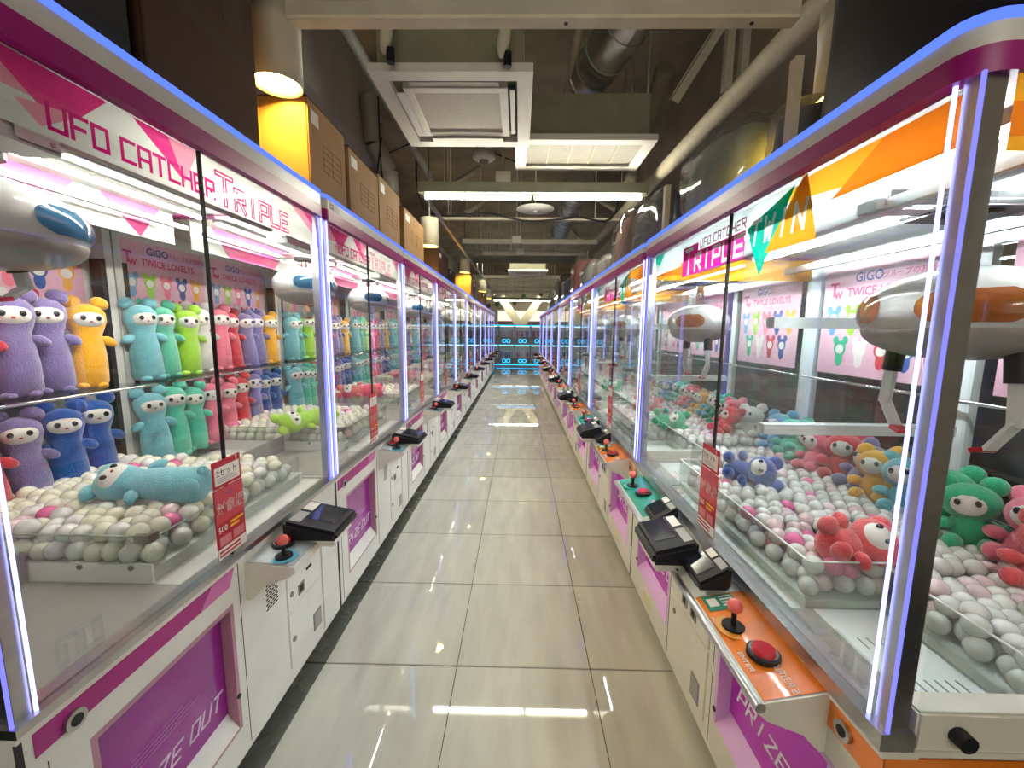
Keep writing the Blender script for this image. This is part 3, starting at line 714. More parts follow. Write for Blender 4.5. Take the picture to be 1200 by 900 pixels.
# ------------------------------------------------------------------ plush toys (generic long and short soft toys)
PC={'purple':(.20,.155,.36),'yellow':(.85,.42,.02),'light blue':(.20,.56,.68),'mint':(.10,.56,.40),'lime':(.36,.66,.04),'white':(.80,.78,.76),
    'pink':(.85,.20,.30),'red':(.60,.025,.05),'navy':(.01,.07,.32),'green':(.03,.42,.22),'coral':(.80,.10,.12),'sky blue':(.12,.36,.62)}
def plushmat(c): return M('plush_'+c.replace(' ','_'),PC[c],.9,spec=.15,sheen=.6,var=.10,vscale=25,bump=.5,bscale=180)
facem=M('plush_face',(.82,.80,.77),.85,spec=.2,sheen=.3)
def long_plush(c):
    m=plushmat(c); pr=Proto()
    body=MB().lathe([(.02,0),(.055,.004),(.066,.03),(.064,.12),(.056,.20),(.050,.235),(.058,.26),(.067,.295),(.064,.33),(.045,.355),(.015,.366)],m,20,.85)
    pr.part('body',body)
    for s in (-1,1):
        pr.part('ear',MB().sph((0,s*.046,.372),(.022,.034,.028),m,12,8,Matrix.Rotation(R(-25*s),3,'X')))
        pr.part('arm',MB().sph((.015,s*.068,.205),(.018,.032,.020),m,10,7,Matrix.Rotation(R(-35*s),3,'X')))
        pr.part('foot',MB().sph((.035,s*.030,.012),(.030,.022,.015),m,10,6))
    f=pr.part('face',MB().sph((.026,0,.300),(.039,.053,.043),facem,18,12),None,'pale oval face')
    for s in (-1,1): pr.part('eye',MB().sph((.0600,s*.024,.305),(.006,.0100,.0110),eyeM,10,7),f)
    pr.part('nose',MB().sph((.0655,0,.290),(.004,.006,.004),M('plush_nose',(.45,.05,.08),.5),8,5),f)
    return pr
def short_plush(c):
    m=plushmat(c); pr=Proto()
    pr.part('body',MB().sph((0,0,.065),(.062,.06,.068),m,16,10))
    h=pr.part('head',MB().sph((.01,0,.165),(.068,.078,.064),m,18,12))
    for s in (-1,1):
        pr.part('ear',MB().sph((-.005,s*.058,.222),(.026,.036,.034),m,12,8),h)
        pr.part('arm',MB().sph((.04,s*.066,.085),(.028,.030,.022),m,10,7))
        pr.part('leg',MB().sph((.065,s*.042,.028),(.042,.028,.028),m,10,7))
    f=pr.part('face',MB().sph((.044,0,.160),(.040,.052,.042),facem,16,10),h,'pale oval face')
    return pr
def add_face_bits(pr):
    f=[i for i,p in enumerate(pr.p) if p[0]=='face'][0]
    # eyes would be a fourth level under the head, so they hang from the head itself
    h=[i for i,p in enumerate(pr.p) if p[0]=='head'][0]
    for s in (-1,1): pr.part('eye',MB().sph((.079,s*.024,.165),(.008,.009,.011),eyeM,8,6),h)
    return pr
LP={c:long_plush(c) for c in PC}; SP={c:add_face_bits(short_plush(c)) for c in PC}
rng=random.Random(3)
def lay_down(root, at, head, face):
    z=Vector(head).normalized(); x=(Vector(face)-z*Vector(face).dot(z)).normalized(); y=z.cross(x)
    sc0=root.scale.x; root.rotation_euler=Matrix((x,y,z)).transposed().to_euler(); root.location=at
up_row=['light blue','mint','lime','white','pink','red','purple','purple','yellow']
lo_row=['light blue','mint','mint','pink','pink','red','purple','navy','navy']
def plush_word(c,row,k,idx,i):
    dup=row.count(c)>1
    q='' if not dup else (', nearer one' if row.index(c)==k else ', farther one')
    return q
for i in range(6):
    for row,z,nm in ((up_row,1.2345,'upper'),(lo_row,.815,'lower')):
        for k,c in enumerate(row):
            if i==0 and k<4: continue
            yy=LY0+LW*i+(.066 if nm=='upper' else .045)+k*.128+(.0 if k else .012)
            xx=XL-(.952 if nm=='upper' else .93)
            where=('on the glass shelf' if nm=='upper' else 'behind the ball bed')
            lab='long %s plush %s of %s left machine%s'%(c,where,ORD[i],plush_word(c,row,k,0,i))
            LP[c].spawn('plush_toy',(xx+rng.uniform(-.01,.01),yy,z),(R(rng.uniform(-3,3)),R(rng.uniform(-4,1)),R(-28+rng.uniform(-8,8))),lab,'plush toy','%s row of long plush toys'%nm,rng.uniform(.95,1.04)*(1.0 if nm=='upper' else .98))
# plush lying on the balls (left)
for i,(c,p,hd_) in enumerate((('light blue',(-1.10,1.37,.945),(-1,-.03,.03)),('lime',(-1.22,2.62,.94),(-.4,-.9,.02)),('coral',(-1.25,3.72,.94),(-.9,-.3,0)),('pink',(-1.3,4.95,.94),(-.7,.5,0)))):
    o=LP[c].spawn('plush_toy',p,(0,0,0),'long %s plush toy lying on the balls, %s left claw machine'%(c,ORD[i]),'plush toy','long plush toys lying on the balls')
    lay_down(o,p,hd_,(.55,-.45,.7))
# right: row leaning against the rear glass
rrow=['white','coral','pink','green','green','light blue','yellow','purple','red','pink','mint','mint','sky blue']
for i in range(5):
    n=len(rrow)
    for k,c in enumerate(rrow):
        y=RY0+RW*i+.195+k*.1125
        if .74<(y-RY0-RW*i)<.86 and False: continue
        x=XR+.735+rng.uniform(-.025,.015)
        if c=='coral': x-=.10
        q='' if rrow.count(c)==1 else (', nearer one' if rrow.index(c)==k else ', farther one')
        SP[c].spawn('plush_toy',(x,y,.852),(R(rng.uniform(-14,14)),R(rng.uniform(-24,-8)),R(180+rng.uniform(5,40))),
            'small %s plush against the rear glass of %s right machine%s'%(c,ORD[i],q),'plush toy','small plush toys along the rear glass',rng.uniform(.84,.95))
for i,(c,p,hd_) in enumerate((('coral',(.855,1.11,.90),(.9,-.1,.12)),('navy',(.90,1.74,.905),(.8,-.5,.1)),('green',(.92,2.72,.905),(.8,-.5,.1)),('coral',(.95,3.3,.905),(.8,-.5,.1)),('green',(.92,4.4,.905),(.8,-.5,.1)))):
    o=SP[c].spawn('plush_toy',p,(0,0,0),'small %s plush toy lying on the balls, %s'%(c,['nearest right claw machine, by the chute','nearest right claw machine, far half','second right claw machine, near half','second right claw machine, middle','third right claw machine'][i]),'plush toy','small plush toys lying on the balls',.86)
    lay_down(o,p,hd_,(-.6,-.55,.65))
# ------------------------------------------------------------------ balls
def ballmat(n,c): return M(n,c,.22,spec=.5,coat=.25,var=.05,vscale=20)
BM={'cream':ballmat('ball_cream',(.80,.79,.66)),'white':ballmat('ball_white',(.78,.78,.77)),'pale pink':ballmat('ball_pale_pink',(.82,.64,.68)),'pink':ballmat('ball_pink',(.78,.16,.38))}
balls=[]
def bed(x0,x1,y0,y1,z,r,cols,where,top_rows=0,avoid=()):
    s=r*1.86; j=0; y=y0+r
    while y<y1-r*.5:
        x=x0+r+(j%2)*s/2
        while x<x1-r*.5:
            if not any(a<x<b and c<y<d for a,b,c,d in avoid):
                balls.append((x+rng.uniform(-.009,.009),y+rng.uniform(-.009,.009),z+r+rng.uniform(0,.022 if z>.81 else .006),r,rng.choices(*cols)[0],where))
            x+=s
        y+=s*.87; j+=1
cl=(['cream','white','pink','pale pink'],[60,34,2,4]); cr=(['white','pale pink','pink'],[73,21,6])
for i in range(8):
    y0=LY0+LW*i; w_='%s left claw machine'%ORD[i]
    bed(XL-1.045,XL-.150,y0+.458,y0+LW-.03,.800,.030,cl,w_)
    bed(XL-1.045,XL-.175,y0+.485,y0+LW-.05,.838,.030,cl,w_)
for i in range(6):
    y0=RY0+RW*i; w_='%s right claw machine'%ORD[i]
    bed(XR+.310,XR+.890,y0+.06,y0+.365,.790,.026,cr,w_); bed(XR+.325,XR+.890,y0+.07,y0+.37,.824,.026,cr,w_)
    bed(XR+.106,XR+.890,y0+.372,y0+1.228,.790,.026,cr,w_); bed(XR+.125,XR+.890,y0+.385,y0+1.215,.824,.026,cr,w_)
    bed(XR+.310,XR+.890,y0+1.238,y0+1.56,.790,.026,cr,w_); bed(XR+.325,XR+.890,y0+1.238,y0+1.55,.824,.026,cr,w_)
def seen(b):
    v=Vector(b[:3])-CAM; z=v.dot(fw)
    if z<.1: return None
    px=600+FPX*v.dot(RR)/z; py=450-FPX*v.dot(UU)/z
    return (0<px<1200 and 0<py<900), b[3]/z
sc_=[]
for k,b in enumerate(balls):
    s=seen(b)
    top=b[2]-b[3]>.82
    sc_.append((-(s[1] if s and s[0] and top else 0),k))
sc_.sort(); near=set(k for _,k in sc_[:300])
me={}
for r in (.030,.026):
    for c in BM: me[(r,c)]=MB().sph((0,0,0),r,BM[c],16,10).mesh('plastic_ball')
stuff=MB()
for k,b in enumerate(balls):
    if k in near:
        o=obj('plastic_ball',me[(b[3],b[4])],None,b[:3])
        tag(o,'small %s plastic ball in the ball bed of the %s'%(b[4],b[5]),'ball','%s balls in the %s'%(b[4],b[5]))
    else: stuff.sph(b[:3],b[3],BM[b[4]],8,6)
tag(build('ball_bed',stuff),'white and pink plastic balls filling the beds of the claw machines','balls',kind='stuff')

# ------------------------------------------------------------------ posters and notices
def poster_proto(n_row):
    pr=Proto(); r=(0,1,0);u=(0,0,1); w_,h_=.56,.46
    pr.part('sheet',MB().box((-.001,-w_/2,-h_/2),(.001,w_/2,h_/2),pink_paper),None,'pale pink sheet')
    t=MB().text('GiGO',.055,(.0022,-w_/2+.17,h_/2-.062),r,u,royal,.02).text('グループのお店限定',.030,(.0022,-w_/2+.305,h_/2-.058),r,u,txtm,.008)
    t.text('TWICE LOVELYS',.050,(.0022,-w_/2+.135,h_/2-.120),r,u,rose,.022,.95)
    t.text('T',.085,(.0022,-w_/2+.035,h_/2-.115),r,u,rose,.02).text('w',.065,(.0022,-w_/2+.062,h_/2-.125),r,u,rose,.02)
    pr.part('lettering',t,None,'blue and rose lettering')
    s=MB(); cols=['sky blue','lime','pink','navy','yellow']; c2=['green','white','red','navy']
    def fig(y,z,c,k):
        m=M('print_'+c.replace(' ','_'),PC[c],.5)
        def disc(cy,cz,ry,rz,mm,x): s.add([(x,cy+ry*math.cos(2*math.pi*q/14),cz+rz*math.sin(2*math.pi*q/14)) for q in range(14)],[tuple(range(14))],mm)
        disc(y,z-.045,.022,.034,m,.0016); disc(y,z,.034,.034,m,.0018)
        for sg in (-1,1): disc(y+sg*.026,z+.036,.016,.018,m,.0017)
        disc(y,z-.003,.023,.021,paper,.0022)
    for k,c in enumerate(cols): fig(-.21+k*.105,.02,c,k)
    for k,c in enumerate(c2): fig(-.155+k*.105,-.115,c,k)
    pr.part('toy_print',s,None,'rows of plain printed toy figures')
    return pr
PP=poster_proto(2)
for i in range(5):
    for k,y in enumerate((.36,.945)):
        PP.spawn('poster',(XL-LD+.0315,LY0+LW*i+y,1.705),(0,0,0),'pink poster on the back panel of the %s left claw machine, %s one'%(ORD[i],'nearer' if k==0 else 'farther'),'poster','pink posters in the machines',.99)
for i in range(5):
    for k,y in enumerate((.40,1.21)):
        PP.spawn('poster',(XR+RD-.0315,RY0+RW*i+y,1.555),(0,0,math.pi),'pink poster on the rear glass of the %s right claw machine, %s one'%(ORD[i],'nearer' if k==0 else 'farther'),'poster','pink posters in the machines',1.10)
def notice():
    pr=Proto(); r=(0,1,0);u=(0,0,1)
    pr.part('card',MB().box((0,-.062,.225),(.002,.062,.31),redsign).box((.0015,-.054,.235),(.003,.054,.29),paper),None,'small red-edged white card')
    c=MB().text('2セット',.026,(.0035,-.048,.262),r,u,inkb,.01)
    for k in range(3): c.box((.003,-.045,.241+.006*k),(.0036,.045-.01*k,.2435+.006*k),MATS['grey_panel'])
    c.text('!',.03,(.0035,.038,.288),r,u,paper,.02)
    pr.part('lettering',c)
    s=MB().box((0,-.064,0),(.002,.064,.222),redsign); s.box((.001,-.064,.0),(.0026,.064,.034),paper); s.box((.001,-.062,.115),(.0026,.062,.218),redsign2)
    pr.part('sheet',s,None,'red notice sheet')
    t=MB().text('対象機',.042,(.0034,-.058,.143),r,u,paper,.030).text('対象機',.042,(.0040,-.058,.143),r,u,redsign,.0)
    t.text('GiGO',.014,(.0034,-.02,.196),r,u,royal,.01)
    t.text('500',.026,(.0036,-.058,.085),r,u,paper,.01)
    pr.part('lettering',t)
    for k in range(2):
        pr.part('printed_line',MB().box((.0025,-.005,.098-.014*k),(.0034,.055-.02*k,.105-.014*k),yellowink))
        pr.part('printed_block',MB().box((.0025,-.055+.06*k,.042),(.0034,-.005+.06*k,.070),M('notice_pink',(.62,.20,.22),.5)))
        pr.part('printed_line',MB().box((.0025,-.058,.008+.012*k),(.0034,.035,.014+.012*k),redsign))
    return pr
NP=notice()
for i in range(NL-2):
    NP.spawn('notice_sign',(XL-.009,LY0+LW*i+.592,.785),(0,0,0),'red and white notice on the glass seam of the %s left claw machine'%ORD[i],'sign','red notices on the glass')
for i in range(NR-1):
    NP.spawn('notice_sign',(XR+.011,RY0+RW*i+.755,.79),(0,0,math.pi),'red and white notice on the glass seam of the %s right claw machine'%ORD[i],'sign','red notices on the glass')

# ------------------------------------------------------------------ cardboard boxes on the left row
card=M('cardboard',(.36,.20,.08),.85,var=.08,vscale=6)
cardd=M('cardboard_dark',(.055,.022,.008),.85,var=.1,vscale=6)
tape=M('packing_tape',(.45,.30,.13),.3)
pinkk=M('box_print',(.05,.025,.012),.8)
def carton(x1,y0,y1,z1,dep,m,label,kind=0):
    # x1: aisle face; the carton stands on the machine tops
    z0=2.1101; mb=MB().box((-dep,0,0),(0,y1-y0,z1-z0),m)
    root=bpy.data.objects.new('cardboard_box',None); COL.objects.link(root); root.location=(x1,y0,z0); tag(root,label,'box','cardboard boxes on the left machines')
    build('carton',mb,root,bevel=.006)
    h=z1-z0; wy=y1-y0
    build('tape_strip',MB().box((-dep/2-.025,-.001,.02),(-dep/2+.025,.0,h-.004),tape),root)
    f=MB()
    if kind==1:
        for a_,b_,c_,d_ in [(.18,.86,.30,.345),(.66,.86,.40,.56),(.48,.60,.42,.46),(.12,.8,.86,.93)]+[(.25+.08*k,.31+.08*k,.66+.05*(k%2),.80) for k in range(4)]:
            build('print',MB().box((0,wy*a_,h*c_),(.001,wy*b_,h*d_),pinkk),root)
    else:
        for k in range(5): f.box((0,wy*.35,h*(.35+.07*k)),(.0008,wy*.85,h*(.355+.07*k)),pinkk)
        for a in (.35,.6,.85): f.box((0,wy*a-.001,h*.35),(.0008,wy*a+.001,h*.63),pinkk)
        build('print',f,root,None)
        if wy>.4: build('label',MB().box((0,wy*.08,h*.76),(.001,wy*.26,h*.90),paper),root)
    build('lid_seam',MB().box((-dep-.0005,-.0005,h-.003),(.0005,wy+.0005,h-.001),pinkk),root)
    return root
carton(-.96,.42,1.09,3.02,.55,M('black_carton',(.012,.01,.008),.8),'black carton at the near end of the left machine tops')
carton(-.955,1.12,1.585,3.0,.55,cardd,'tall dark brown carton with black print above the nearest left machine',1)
carton(-.955,1.945,2.345,2.525,.48,card,'cardboard box lit yellow from above, beside the nearest lamp')
carton(-.955,2.385,2.865,2.50,.48,card,'cardboard box third along the left machine tops')
carton(-.955,2.875,3.36,2.53,.48,card,'cardboard box above the end of the second left machine')
carton(-.96,3.50,4.20,2.50,.45,card,'wide cardboard box before the second lamp')
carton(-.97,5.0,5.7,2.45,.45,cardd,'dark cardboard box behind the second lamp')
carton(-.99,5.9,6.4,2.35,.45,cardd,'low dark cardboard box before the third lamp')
carton(-.97,8.32,8.75,2.60,.48,card,'tall cardboard box lit yellow beside the third lamp')
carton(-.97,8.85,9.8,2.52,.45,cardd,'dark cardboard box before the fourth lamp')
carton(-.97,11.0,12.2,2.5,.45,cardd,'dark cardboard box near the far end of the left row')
# ------------------------------------------------------------------ cylindrical downlights
lampw=M('lamp_cream',(.55,.50,.38),.5)
def downlight(x,y,zb,label,r=.098,h=.29):
    pr=Proto()
    ho=MB()
    n=28; V=[];F=[]
    prof=[(r,0),(r,h-.07),(r+.003,h-.065),(r+.003,h-.055),(r,h-.05),(r,h),(.02,h),(r-.006,h-.01),(r-.006,.05),(r-.006,0)]
    prof=[(r-.006,.05),(r-.006,0),(r,0),(r,h-.075),(r+.003,h-.07),(r+.003,h-.055),(r,h-.05),(r,h),(.015,h)]
    for a,z in prof:
        for i in range(n): V.append((a*math.cos(2*math.pi*i/n),a*math.sin(2*math.pi*i/n),z))
    for j in range(len(prof)-1): F+=[(j*n+i,j*n+(i+1)%n,(j+1)*n+(i+1)%n,(j+1)*n+i) for i in range(n)]
    ho.add(V,F,lampw,True)
    pr.part('housing',ho,None,'cream cylinder housing')
    pr.part('lens',MB().cyl((0,0,.043),(0,0,.047),r-.009,downM,n),None,'glowing yellow lens')
    pr.part('stem',MB().cyl((0,0,h),(0,0,4.3-zb),.010,alud,8),None)
    pr.spawn('downlight',(x,y,zb),label=label,cat='lamp',group='cylindrical downlights')
for k,(x,y,zb) in enumerate(((-1.02,1.838,2.50),(-.985,4.6,2.395),(-1.07,8.17,2.60),(-.95,10.6,2.46),(-.95,12.8,2.45))):
    downlight(x,y,zb,'cream cylindrical downlight glowing yellow, %s from the camera above the left row'%ORD[k])
downlight(1.08,1.49,2.27,'cream cylindrical downlight behind the black bagged parcel on the right')

# ------------------------------------------------------------------ ceiling services
steel=M('painted_steel',(.52,.47,.36),.6,var=.12,vscale=6); steeld=M('grey_green_steel',(.30,.30,.22),.6,var=.1,vscale=5)
pipew=M('lagged_pipe',(.52,.46,.32),.7,var=.12,vscale=10); galv=M('galvanised_duct',(.46,.44,.40),.28,.9,var=.2,vscale=8)
acw=M('air_unit_white',(.74,.70,.61),.5,var=.04); acg=M('air_unit_grille',(.26,.23,.18),.6,var=.1,vscale=20); tarp=M('air_unit_body',(.25,.23,.15),.7,var=.1)
def single(name,mb,label,cat,group=None,bevel=0): return tag(build(name,mb,None,None,bevel),label,cat,group)
def multi(name,loc,label,cat,parts,group=None):
    root=bpy.data.objects.new(name,None); COL.objects.link(root); root.location=loc; tag(root,label,cat,group); L=Vector(loc)
    for n,mb,lb in parts:
        mb.v=[(v[0]-L.x,v[1]-L.y,v[2]-L.z) for v in mb.v]
        o=build(n,mb,root)
        if lb: o['label']=lb
    return root
multi('support_channel',(.06,1.8,2.71),'long pale steel channel crossing the aisle nearest the camera','beam',[
  ('channel',MB().box((-.935,1.77,2.708),(1.07,1.83,2.722),M('channel_face_cream',(.72,.64,.46),.5,var=.08)).box((-.935,1.77,2.722),(1.07,1.78,2.772),steel).box((-.935,1.82,2.722),(1.07,1.83,2.772),steel),None),
  ('hanger',MB().box((-.93,1.78,2.722),(-.89,1.82,4.3),steel),None),('hanger',MB().box((1.02,1.78,2.722),(1.06,1.82,4.3),steel),None),
  ('bolt',MB().cyl((.17,1.8,2.705),(.17,1.8,2.709),.008,blackm,10),None),('bolt',MB().cyl((.9,1.8,2.705),(.9,1.8,2.709),.008,blackm,10),None)])
def cassette(loc,wx,wy,label,deep,four=True):
    x0,y0,z=loc; P_=[]
    fr=MB()
    for a,b in (((x0,y0),(x0+wx,y0+.09)),((x0,y0+wy-.09),(x0+wx,y0+wy)),((x0,y0+.09),(x0+.09,y0+wy-.09)),((x0+wx-.09,y0+.09),(x0+wx,y0+wy-.09))): fr.box((*a,z),(*b,z+.045),acw)
    P_.append(('panel_frame',fr,'cream panel frame'))
    if four:
        ring=MB()
        for a,b in (((x0+.15,y0+.17),(x0+wx-.15,y0+.22)),((x0+.15,y0+wy-.22),(x0+wx-.15,y0+wy-.17)),((x0+.15,y0+.22),(x0+.20,y0+wy-.22)),((x0+wx-.20,y0+.22),(x0+wx-.15,y0+wy-.22))): ring.box((*a,z+.004),(*b,z+.04),acw)
        P_.append(('inner_frame',ring,None))
        P_.append(('grille',MB().box((x0+.20,y0+.22,z+.014),(x0+wx-.20,y0+wy-.22,z+.03),M('air_filter',(.50,.45,.37),.7,var=.06,vscale=40)),'pale mesh return grille'))
        P_.append(('louvre',MB().box((x0+.20,y0+.10,z+.03),(x0+wx-.20,y0+.16,z+.032),blackm).bar((x0+.2,y0+.14,z+.012),(x0+wx-.2,y0+.14,z+.012),.035,.006,acw),'air louvre'))
        P_.append(('louvre',MB().bar((x0+.2,y0+wy-.13,z-.004),(x0+wx-.2,y0+wy-.13,z-.004),.055,.006,acw),None))
        P_.append(('louvre',MB().bar((x0+.13,y0+.2,z-.006),(x0+.13,y0+wy-.2,z-.006),.05,.006,M('louvre_white',(.8,.78,.74),.4)),None))
        P_.append(('louvre',MB().box((x0+wx-.16,y0+.2,z+.03),(x0+wx-.10,y0+wy-.2,z+.032),blackm).bar((x0+wx-.12,y0+.2,z+.01),(x0+wx-.12,y0+wy-.2,z+.01),.03,.006,acw),None))
    else:
        P_.append(('grille',MB().box((x0+.09,y0+.09,z+.022),(x0+wx-.09,y0+wy-.09,z+.03),acg),'brown mesh grille'))
        for k in range(1,5):
            P_.append(('grille_bar',MB().box((x0+.09+k*(wx-.18)/5-.004,y0+.09,z+.014),(x0+.09+k*(wx-.18)/5+.004,y0+wy-.09,z+.022),steel),None))
    P_.append(('body',MB().box((x0+.04,y0+.05,z+.045),(x0+wx-.06,y0+wy-.05,z+deep),tarp),None))
    for a in (.06,wx-.08):
        for b in (.07,wy-.07): P_.append(('hanger_rod',MB().cyl((x0+a,y0+b,z+deep),(x0+a,y0+b,4.3),.006,steel,6),None))
    multi('air_conditioner',(x0+wx/2,y0+wy/2,z),label,'air conditioner',P_,'ceiling air conditioners')
cassette((-.87,2.49,2.93),.93,.95,'cream four-way ceiling air conditioner with a square grille',.75)
cassette((-.05,3.42,2.976),1.11,.62,'ceiling air conditioner with a brown mesh grille beyond the first one',.36,False)
cassette((-.30,10.6,2.98),1.0,.9,'small white ceiling air conditioner far down the aisle',.30)
def tube_light(y,x0,x1,z,label,n=2,skirt=False):
    P_=[('housing',MB().box((x0-.05,y-.03,z+.035),(x1+.05,y+.06,z+.13),steeld),'grey-green metal housing')]
    if skirt: P_.append(('skirt',MB().box((x0-.05,y-.06,z-.05),(x1+.05,y-.05,z+.13),steeld),'metal side skirt added to hide the tubes'))  # added lip that blocks the direct view of the glowing tubes
    L=(x1-x0)/n
    for k in range(n):
        a=x0+k*L+.02; b=x0+(k+1)*L-.02
        P_.append(('tube',MB().cyl((a,y,z),(b,y,z),.020,tubeM,12),'glowing fluorescent tube'))
        for e in (a-.012,b): P_.append(('lamp_holder',MB().box((e,y-.015,z-.022),(e+.012,y+.015,z+.035),lampw),None))
    for e in (x0+.2,x1-.2): P_.append(('hanger_rod',MB().cyl((e,y,z+.13),(e,y,4.3),.006,steel,6),None))
    multi('tube_light',((x0+x1)/2,y,z),label,'lamp',P_,'fluorescent tube lights')
tube_light(4.1,-.93,1.15,2.755,'bright fluorescent tube light crossing the aisle beyond the air conditioners')
tube_light(9.9,-1.08,1.30,3.10,'fluorescent tube light far down the aisle above the steel struts',skirt=True)
tube_light(-2.5,-1.08,1.30,2.80,'added unseen fluorescent tube light behind the camera, brightening the near surfaces')  # unseen lamp added behind the camera to lift the near surfaces
tube_light(18.4,-1.15,1.45,2.80,'fluorescent tube light at the far end above the crossed beams')
for k,(y,zz,a,b,hh) in enumerate(((5.5,2.90,-1.2,1.25,.03),(6.95,2.90,-.95,1.25,.07),(7.95,2.90,-.7,1.25,.07),(11.6,2.92,-1.2,1.25,.05),(12.6,2.90,-1.2,1.25,.07),(14.1,2.90,-1.2,1.25,.07),(15.8,2.90,-1.2,1.25,.09))):
    multi('steel_strut',(.2,y,zz),'pale steel strut crossing the aisle, %s beyond the tube light'%['first','second','third','fourth','fifth','sixth','seventh'][k],'beam',
      [('strut',MB().box((a,y-.03,zz),(b,y+.03,zz+hh),steel),None)]+[('hanger_rod',MB().cyl((e,y,zz+hh),(e,y,4.3),.007,steel,6),None) for e in (a+.3,b-.3)],'steel struts')
multi('ceiling_rail',(-1.0,10,2.88),'long metal rail running away along the left of the aisle','rail',[('rail',MB().box((-1.02,4.3,2.86),(-.98,16.5,2.895),alu),None)]+[('hanger_rod',MB().cyl((-1.0,5.9+2*k,2.895),(-1.0,5.9+2*k,4.3),.006,steel,6),None) for k in range(6)])
def duct(pts,r,label,nseg=5):
    P_=[]
    for a,b in zip(pts,pts[1:]):
        P_.append(('duct_section',MB().cyl(a,b,r,galv,28),None))
        A=Vector(a);B=Vector(b); L=(B-A).length; n=max(2,int(L/.22))
        for k in range(n+1):
            c=A.lerp(B,k/n); d=(B-A).normalized()*.006
            P_.append(('seam_ring',MB().cyl(c-d,c+d,r+.006,steeld if k%2 else galv,28),None))
    multi('spiral_duct',pts[0],label,'duct',P_,'galvanised ducts')
duct([(1.02,2.15,3.75),(.62,3.35,3.55),(.56,3.75,3.62)],.165,'galvanised spiral duct slanting above the nearest air conditioners')
duct([(.82,5.9,3.55),(.78,8.6,3.45)],.17,'galvanised spiral duct beyond the fluorescent tube light')
single('lagged_pipe',MB().cyl((1.30,1.2,2.90),(1.30,9.5,3.08),.062,pipew,14),'thick pale lagged pipe running along the right of the aisle','pipe')
single('thin_pipe',MB().cyl((.42,1.7,3.9),(.40,4.2,3.55),.035,pipew,12),'thin pale pipe beside the galvanised duct','pipe')
single('thin_pipe',MB().cyl((-1.25,1.6,3.62),(-1.18,5.6,3.45),.045,M('grey_pipe',(.26,.25,.22),.6),12),'grey pipe along the soffit above the first air conditioner','pipe')
single('insulated_pipe',MB().cyl((1.14,3.6,3.60),(1.15,4.3,3.22),.075,M('foam_lagging',(.22,.18,.12),.9,bump=.6,bscale=30),12).cyl((1.15,4.3,3.22),(1.15,4.7,3.02),.06,MATS['foam_lagging'],12),'brown foam-wrapped pipe beside the second air conditioner','pipe')
for k,(a,b,t) in enumerate((((1.74,3.28,4.27),(1.10,3.30,3.22),'long slanting steel angle right of the duct'),((1.47,3.28,4.3),(1.47,3.28,3.25),'short upright steel angle right of the duct'),((1.58,3.28,4.3),(1.58,3.28,3.3),'upright steel angle nearest the lagged pipe'),
     ((-1.05,5.4,3.2),(-.7,7.2,4.2),'slanting steel angle left of the smoke detector'),((-.8,6.2,3.2),(-.4,8.2,4.2),'slanting steel angle beyond the tube light, left'),((1.3,6.0,3.2),(.9,8.0,4.2),'slanting steel angle beyond the tube light, right'),((1.35,8.2,3.1),(1.0,10.5,4.2),'far slanting steel angle on the right'))):
    single('steel_angle',MB().bar(a,b,.06,.008,steel).bar(Vector(a)+Vector((.03,0,-.03)),Vector(b)+Vector((.03,0,-.03)),.008,.06,steel),t,'brace','steel angle braces')
multi('ceiling_speaker',(.175,5.17,2.95),'flat white round ceiling speaker hanging beyond the tube light','speaker',[('dish',MB().lathe([(.015,.03),(.10,.02),(.225,.0),(.225,-.006),(.05,-.012),(.02,-.02)],M('dish_white',(.72,.70,.66),.5),32,1,(.175,5.17,2.95)),None),('hub',MB().sph((.175,5.17,2.93),(.035,.035,.03),greyp,12,8),None),('rod',MB().cyl((.175,5.17,2.97),(.175,5.17,4.3),.006,steel,6),None)])
multi('smoke_detector',(-.40,4.64,3.32),'round cream smoke detector above the tube light','detector',[('base',MB().lathe([(.12,.06),(.125,.0),(.10,-.02),(.06,-.03),(.01,-.032)],acw,24,1,(-.40,4.64,3.32)),None),('core',MB().lathe([(.05,-.03),(.045,-.06),(.01,-.065)],acg,16,1,(-.40,4.64,3.32)),None),('rod',MB().cyl((-.40,4.64,3.38),(-.40,4.64,4.3),.01,steel,6),None)])
clothm=M('white_wrap',(.60,.55,.42),.8,bump=.5,bscale=25)
for k,(x,y,z) in enumerate(((-.73,2.40,3.06),(-.10,2.40,3.04))):
    m_=MB().sph((x,y,z),(.035,.035,.10),clothm,12,9,Matrix.Rotation(R(10),3,'Y')).sph((x+.01,y,z+.08),(.022,.022,.05),clothm,10,7)
    multi('wrapped_fitting',(x,y,z),'%s white cloth-wrapped pipe fitting above the first air conditioner'%('left' if k==0 else 'right'),'fitting',[('wrap',m_,None),('valve',MB().cyl((x+.02,y,z-.14),(x+.02,y,z-.07),.022,black,10),None),('rod',MB().cyl((x,y,z+.1),(x,y,4.3),.01,steel,8),None)])
for k,(x,y,z) in enumerate(((-.17,4.115,2.935),(-.06,6.86,2.95),(0.0,7.86,2.95))):
    multi('junction_box',(x,y,z),'small white junction box on the %s'%['tube light housing','second steel strut','third steel strut'][k],'box',[('case',MB().box((x-.07,y-.04,z-.05),(x+.07,y+.04,z+.05),acw),None),('conduit',MB().cyl((x,y,z+.05),(x,y,4.3),.012,steel,8),None)])
